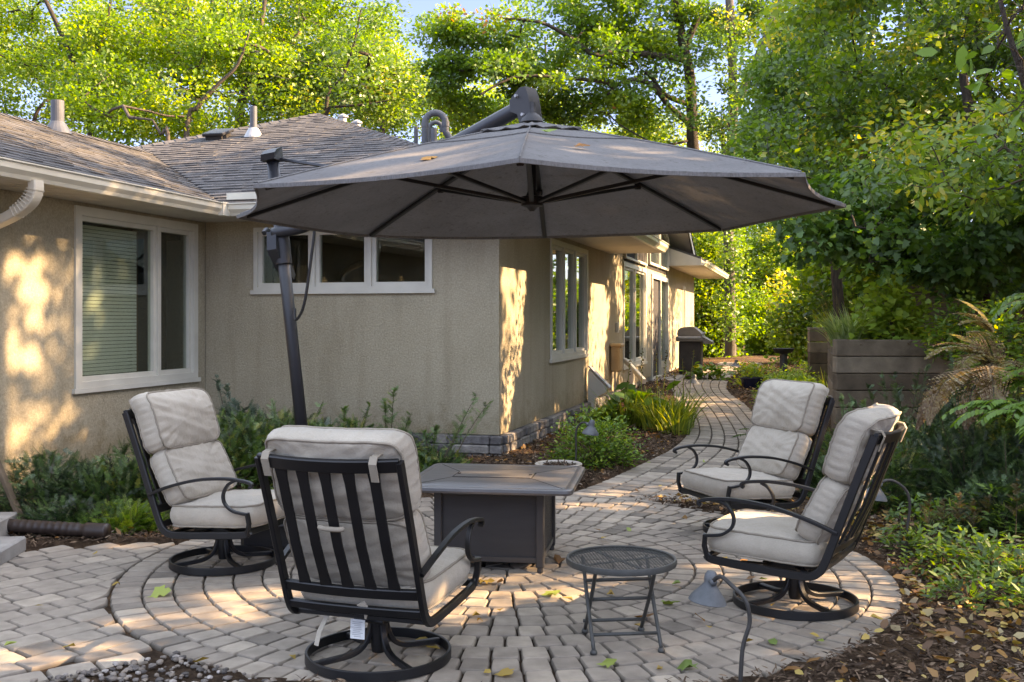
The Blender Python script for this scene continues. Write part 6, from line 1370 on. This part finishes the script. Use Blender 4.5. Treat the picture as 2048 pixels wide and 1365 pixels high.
leafy('yellow green bushes behind the raised bed', (at(1690, 640, 18).x, 18), (.9, .5, 1.0), 1800, 'lf_bright', .09, 'oval', 'bed_bush', 14, (.7, .3), seed=12, clump=14)
# groundcover (astilbe foliage) bottom right, each clump its own plant
gc = [((1850, 1085), .30, .26, 'nearest the bent path light'), ((1940, 1080), .34, .30, 'in the middle of the groundcover'), ((2020, 1090), .30, .32, 'at the right edge halfway up'), ((1900, 1150), .30, .24, 'left of centre in the groundcover'), ((1985, 1165), .34, .26, 'near the right edge of the groundcover'), ((2045, 1190), .28, .24, 'lowest at the right edge'), ((1950, 1215), .26, .16, 'lowest, beside the bare mulch'), ((1820, 1120), .16, .14, 'smallest, at the patio side')]
for i, ((px, py), r, h, w_) in enumerate(gc):
    leafy('fresh green toothed astilbe clump ' + w_, onpx(px, py), (r, r * .9, h), int(1350 * r), 'lf_mid', .062, 'lance', 'astilbe_plant', 18, (.42, .28), .15, 30 + i, 'astilbe groundcover clumps', 'plant', clump=7, crad=.035, W=1.3, upn=1.4)
for i, (px, py, Y, r, mt, w_) in enumerate([(2010, 690, 9.6, (.45, .35, .75), 'lf_mid', 'leafy green bank shrub hiding the right end of the timber wall'), (1930, 640, 10.6, (.35, .3, .6), 'lf_mid', 'leafy green bank shrub just right of the raised bed front'), (2060, 830, 8.6, (.4, .3, .5), 'lf_mid', 'leafy green bank shrub low at the right edge under the ferns')]):
    X = at(px, py, Y).x; leafy(w_, (X, Y), r, 1500, mt, .07, 'oval', 'bank_shrub', 20, (.6, .35), .3, 60 + i, z0=at(px, py + 60, Y).z - .1, clump=12, crad=.09)
# seed heads
for i, (px, py, Y) in enumerate(((1855, 990, 6.9), (1885, 1000, 7.0), (1915, 985, 6.9), (1945, 1000, 7.0), (1975, 985, 7.1), (2030, 960, 6.8))):
    X = at(px, py, Y).x; g = Gf(X, Y); h = at(px, py, Y).z - g; base = np.array([X, Y, g]); t = thing('seed_head', 'feathery brown astilbe seed head, number in the row before the hedge'.replace('number', ('leftmost', 'second from left', 'third from left', 'fourth from left', 'fifth from left', 'rightmost')[i]), 'seed head', tuple(base), 0, 'brown astilbe seed heads')
    b = MB(); b.tube([(0, 0, 0), (.01, 0, h * .6), (.02, 0, h)], [.003, .002, .001], 4); b.build('stem', M['twig'], t)
    n = 30; f = RNG.random(n); P = np.stack([.01 * f, 0 * f, h * (.5 + .5 * f)], 1); az = RNG.random(n) * 6.28; D = np.stack([np.cos(az), np.sin(az), .7 + 0 * f], 1); V, ti = sprays(np.zeros(3), P, D, .11 * (1.15 - f), 16, .014, (.5, .3), 1.6); lb = LB(); lb.add(V, ti); lb.build('plume', M['lf_seed'], t)
# grasses
def blades(n, c, r, L, w, spread, bend, z0, seg=7):
    az = RNG.random(n) * 6.28; rr = r * np.sqrt(RNG.random(n)); b0 = np.stack([c[0] + rr * np.cos(az), c[1] + rr * np.sin(az), np.full(n, z0)], 1)
    a2 = az + RNG.normal(0, .6, n); out = np.stack([np.cos(a2), np.sin(a2), 0 * a2], 1); Ls = L * RNG.uniform(.6, 1.1, n); sp = spread * RNG.uniform(.3, 1.2, n); bd = bend * RNG.uniform(.3, 1.4, n)
    side = np.stack([-np.sin(a2), np.cos(a2), 0 * a2], 1); f = np.linspace(0, 1, seg)
    X = b0[:, None, :] + out[:, None, :] * ((sp[:, None] * f + bd[:, None] * f ** 2.2) * Ls[:, None])[:, :, None] + np.array([0, 0, 1.]) * ((f - .45 * bd[:, None] * f ** 3) * Ls[:, None] * .95)[:, :, None]
    W_ = w * (1 - f ** 2.5)[None, :, None] * side[:, None, :]
    Vl = X - W_; Vr = X + W_; q = np.stack([Vl[:, :-1], Vr[:, :-1], Vr[:, 1:], Vl[:, 1:]], 2).reshape(-1, 4, 3); return q, np.repeat(np.clip(RNG.normal(.5, .28, n), 0, 1), seg - 1)
def grass(lab, c, specs, mat, name='grass_clump', z0=None, cat='plant'):
    z0 = Gf(*c) if z0 is None else z0; t = thing(name, lab, cat, (c[0], c[1], z0), 0); lb = LB()
    for (n, dx, dy, r, L, w, sp, bd) in specs:
        V, ti = blades(n, (dx, dy), r, L, w, sp, bd, 0.); lb.add(V, ti)
    lb.build('blades', M[mat], t); return t
cX = at(1320, 830, 13.2).x
grass('clump of arching yellow green daylily leaves between wall and path', (cX, 13.2), [(170, 0, 0, .28, .62, .009, .4, .5), (110, -.42, .3, .2, .62, .010, .35, .45), (130, .28, .35, .2, .60, .009, .45, .5), (90, .12, -.42, .2, .52, .008, .5, .5)], 'lf_grass', 'daylily_clump')
for i, (px, py) in enumerate(((1263, 690), (1285, 700), (1312, 700), (1335, 695), (1350, 735), (1365, 720), (1388, 700))):
    Y = 13.2 + .1 * i; p = at(px, py, Y); X = at(px - 12 + (i % 3) * 8, 800, Y).x; g = Gf(X, Y); t = thing('flower_stalk', ('leftmost', 'second', 'third', 'fourth', 'short fifth', 'sixth', 'rightmost')[i] + ' thin seed stalk rising from the daylilies', 'flower stalk', (X, Y, g), 0, 'seed stalks over the daylilies')
    b = MB(); tipv = Vector((p.x - X, 0, p.z - g)); b.tube([(0, 0, 0), (tipv.x * .35, 0, tipv.z * .5), tipv], [.005, .004, .002], 5); b.build('stalk', M['lf_grass'], t)
    n = 26; f = RNG.uniform(.55, 1, n); P = np.stack([tipv.x * f * (.7 + .3 * f), 0 * f, tipv.z * f], 1); lb = LB(); lb.add(leaf_arr(P, rnd_dirs(n, .5), rnd_dirs(n), .035, 'oval'), RNG.random(n)); lb.build('seeds', M['lf_seed'], t)
grass('pale variegated ornamental grass at the corner of the raised bed', (at(1700, 675, 11.6).x, 11.6), [(300, 0, 0, .20, .48, .011, .5, .5), (60, .1, .1, .15, .6, .006, .25, .2)], 'lf_varieg', z0=1.25)
grass('tan grass plumes standing in the raised bed', (at(1690, 640, 12.2).x, 12.2), [(60, 0, 0, .2, .85, .004, .35, .25)], 'lf_seed', z0=1.25)
grass('bright yellow green grass tufts behind the path bend', (at(1655, 690, 17).x, 17), [(160, 0, 0, .35, .7, .010, .5, .5)], 'lf_grass')
# ferns
def frond(base, az, L, elev, droop, lb, mat_t=(.5, .3), npn=26, wid=.26, n2=6, curl=0.):
    d = np.array([math.cos(az), math.sin(az), 0]); f = np.linspace(0, 1, npn + 1); e = elev - droop * f
    st = np.cumsum(np.stack([np.cos(e) * d[0], np.cos(e) * d[1], np.sin(e)], 1) * (L / npn), axis=0) + base
    side = np.array([-d[1], d[0], 0]); tan = np.gradient(st, axis=0); tan = norm(tan)
    for sgn in (-1, 1):
        ln = wid * L * np.clip(np.sin(PI * np.clip(f * .93 + .07, 0, 1)) ** .8 * (1 - .25 * f), .03, 1)
        Dp = norm(side * sgn * .9 + tan * .45 + np.array([0, 0, -.15 - curl]) + RNG.normal(0, .06, st.shape)); Nn = np.cross(Dp, tan) * sgn; Nn[:, 2] = np.abs(Nn[:, 2])
        g = (np.arange(n2) + .5) / n2
        for s2 in (-1, 1):
            P2 = (st[:, None, :] + Dp[:, None, :] * (ln[:, None] * g)[:, :, None]).reshape(-1, 3)
            T2 = np.broadcast_to(tan[:, None, :], (len(f), n2, 3)).reshape(-1, 3); D2 = T2 * s2 * .8 + np.repeat(Dp, n2, 0) * .6; N2 = np.repeat(Nn, n2, 0)
            S2 = (L / npn * .95 * (1 - .6 * g))[None, :] * np.ones((len(f), 1)); lb.add(leaf_arr(P2, D2, N2 + RNG.normal(0, .15, N2.shape), S2.reshape(-1) * 1.15 + .006, 'rhomb', 1.5), np.clip(RNG.normal(mat_t[0], mat_t[1] * .5) + RNG.normal(0, mat_t[1] * .4, len(P2)), 0, 1))
    return [Vector(p) for p in st]
def fern(lab, base, fr, mat, t_=(.5, .3), **kw):
    t = thing('fern_plant', lab, 'fern', base, 0); lb = LB(); st = MB()
    for (az, L, el, dr) in fr:
        pts = frond(np.zeros(3), rad(az), L, rad(el), rad(dr), lb, t_, **kw); st.tube([Vector((0, 0, 0))] + pts, [.004] + [.004 * (1 - i / len(pts)) + .0008 for i in range(len(pts))], 4, cap=False)
    st.build('stem', M['twig'], t); lb.build('fronds', M[mat], t); return t
Yf = 8.6; X = at(1930, 760, Yf).x
X = at(1990, 700, Yf).x
fern('large fern with drying brown fronds arching over the yews', (X, Yf, at(1990, 720, Yf).z - .10), [(215, .62, 55, 110), (185, .66, 62, 100), (240, .60, 35, 90), (165, .55, 70, 90), (270, .5, 50, 110), (200, .60, 20, 80), (225, .62, 75, 80), (140, .5, 75, 70)], 'lf_fernbrown', (.55, .5))
fern('pale tan fern frond group standing above the brown fern', (at(1985, 660, 9.2).x, 9.2, at(1985, 665, 9.2).z), [(150, .42, 75, 60), (185, .40, 60, 70), (205, .42, 45, 70)], 'lf_fernbrown', (.6, .3))
fern('withered rust brown fern hanging lowest beside the green arching plant', (at(1975, 740, 8.2).x, 8.2, at(1960, 745, 8.2).z), [(190, .75, 0, 70), (205, .8, 20, 100), (230, .7, 5, 80), (250, .7, 30, 110)], 'lf_fernbrown', (.3, .3))
fern('small dark green fern at the path edge behind the far chair', (2.95, 11.9, Gf(2.95, 11.9)), [(150, .4, 60, 80), (190, .45, 40, 60), (230, .42, 50, 70), (100, .4, 70, 60), (40, .35, 50, 60)], 'lf_fern', npn=22, n2=4)
# arching light green plant (solomon's seal) on the right edge
def arching(lab, base, n, L, mat, seed, az0=200, leafl=.11):
    global RNG
    RNG = np.random.default_rng(seed + 900); t = thing('arching_plant', lab, 'plant', base, 0, 'arching light green plants'); lb = LB(); st = MB()
    for k in range(n):
        az = rad(az0 + RNG.normal() * 45); el = rad(RNG.uniform(35, 70)); l_ = L * RNG.uniform(.7, 1.15); pts = []; p = np.array([RNG.normal() * .10, RNG.normal() * .10, 0]); m_ = 14
        for i in range(m_): e = el - rad(95) * (i / m_); p = p + np.array([math.cos(az) * math.cos(e), math.sin(az) * math.cos(e), math.sin(e)]) * l_ / m_; pts.append(p.copy())
        A = np.array(pts); st.tube([Vector(q) for q in A], [.004 * (1 - i / m_) + .001 for i in range(m_)], 4, cap=False)
        tan = norm(np.gradient(A, axis=0)); side = norm(np.cross(tan, np.array([0, 0, 1.])))
        for s_ in (-1, 1): lb.add(leaf_arr(A[3:], side[3:] * s_ * .8 + tan[3:] * .7 + np.array([0, 0, -.3]), np.array([0, 0, 1.]) + RNG.normal(0, .25, A[3:].shape), leafl * np.linspace(1, .6, m_ - 3), 'oval', .9), np.clip(RNG.normal(.45, .2, m_ - 3), 0, 1))
    st.build('stem', M['twig'], t); lb.build('leaves', M[mat], t); return t
arching('arching light green plant at the right edge below the ferns', (at(2040, 790, 7.6).x, 7.6, at(2040, 840, 7.6).z), 20, .46, 'lf_lime', 1)
arching('second arching plant half cut off by the right edge, higher up', (at(2085, 735, 8.2).x, 8.2, at(2060, 775, 8.2).z), 10, .42, 'lf_lime', 2)
arching('broad leaved green shrub hanging at the right edge beside the pale fern', (at(2110, 620, 8.0).x, 8.0, at(2100, 620, 8.0).z), 14, .45, 'lf_mid', 3, 195, .10)

# ================================================================== SKY, SUN, CAMERA
wd = bpy.data.worlds.new('World'); scene.world = wd; wd.use_nodes = True; nt = wd.node_tree; bg = nt.nodes['Background']
sky = nt.nodes.new('ShaderNodeTexSky'); sky.sky_type = 'NISHITA'; sky.sun_disc = False; sky.sun_elevation = rad(SUN_EL); sky.sun_rotation = rad(90 - SUN_AZ); sky.altitude = SKA; sky.air_density = SKD; sky.dust_density = .8; sky.ozone_density = 1.5
tcw = nt.nodes.new('ShaderNodeTexCoord'); sx = nt.nodes.new('ShaderNodeSeparateXYZ'); nt.links.new(tcw.outputs['Generated'], sx.inputs[0])
skc = mix(nt, sky.outputs[0], ramp(nt, [(.0, SKL), (.30, SKL), (.50, (1, 1, 1))], sx.outputs['Z']), 1., 'MULTIPLY'); nt.links.new(skc, bg.inputs[0]); bg.inputs[1].default_value = SKYS
sl = bpy.data.lights.new('sun', 'SUN'); sl.energy = SUNS; sl.angle = rad(.5); sl.color = (1.0, .89, .74); so = bpy.data.objects.new('sun', sl); COL.objects.link(so); so.location = (20, 5, 20)
so.rotation_euler = Vector(-SUN).to_track_quat('-Z', 'Y').to_euler()
cam = bpy.data.cameras.new('camera'); cam.sensor_width = 36; cam.lens = F / 2048 * 36; cam.shift_y = -(682.5 - HY) / 2048; cam.clip_end = 2000; co = bpy.data.objects.new('camera', cam); COL.objects.link(co); co.location = (0, 0, EYE); co.rotation_euler = (PI / 2, 0, 0); scene.camera = co
scene.view_settings.view_transform = 'Standard'; scene.view_settings.look = 'None'; scene.view_settings.exposure = EXPO; scene.view_settings.gamma = 1; scene.view_settings.use_white_balance = True; scene.view_settings.white_balance_temperature = WBT; scene.view_settings.white_balance_tint = TINT
scene.cycles.max_bounces = 8; scene.cycles.diffuse_bounces = 3; scene.cycles.glossy_bounces = 3; scene.cycles.transmission_bounces = 4; scene.cycles.transparent_max_bounces = 8; scene.cycles.sample_clamp_indirect = 6
print('faces', sum(len(o.data.polygons) for o in bpy.data.objects if o.type == 'MESH'))
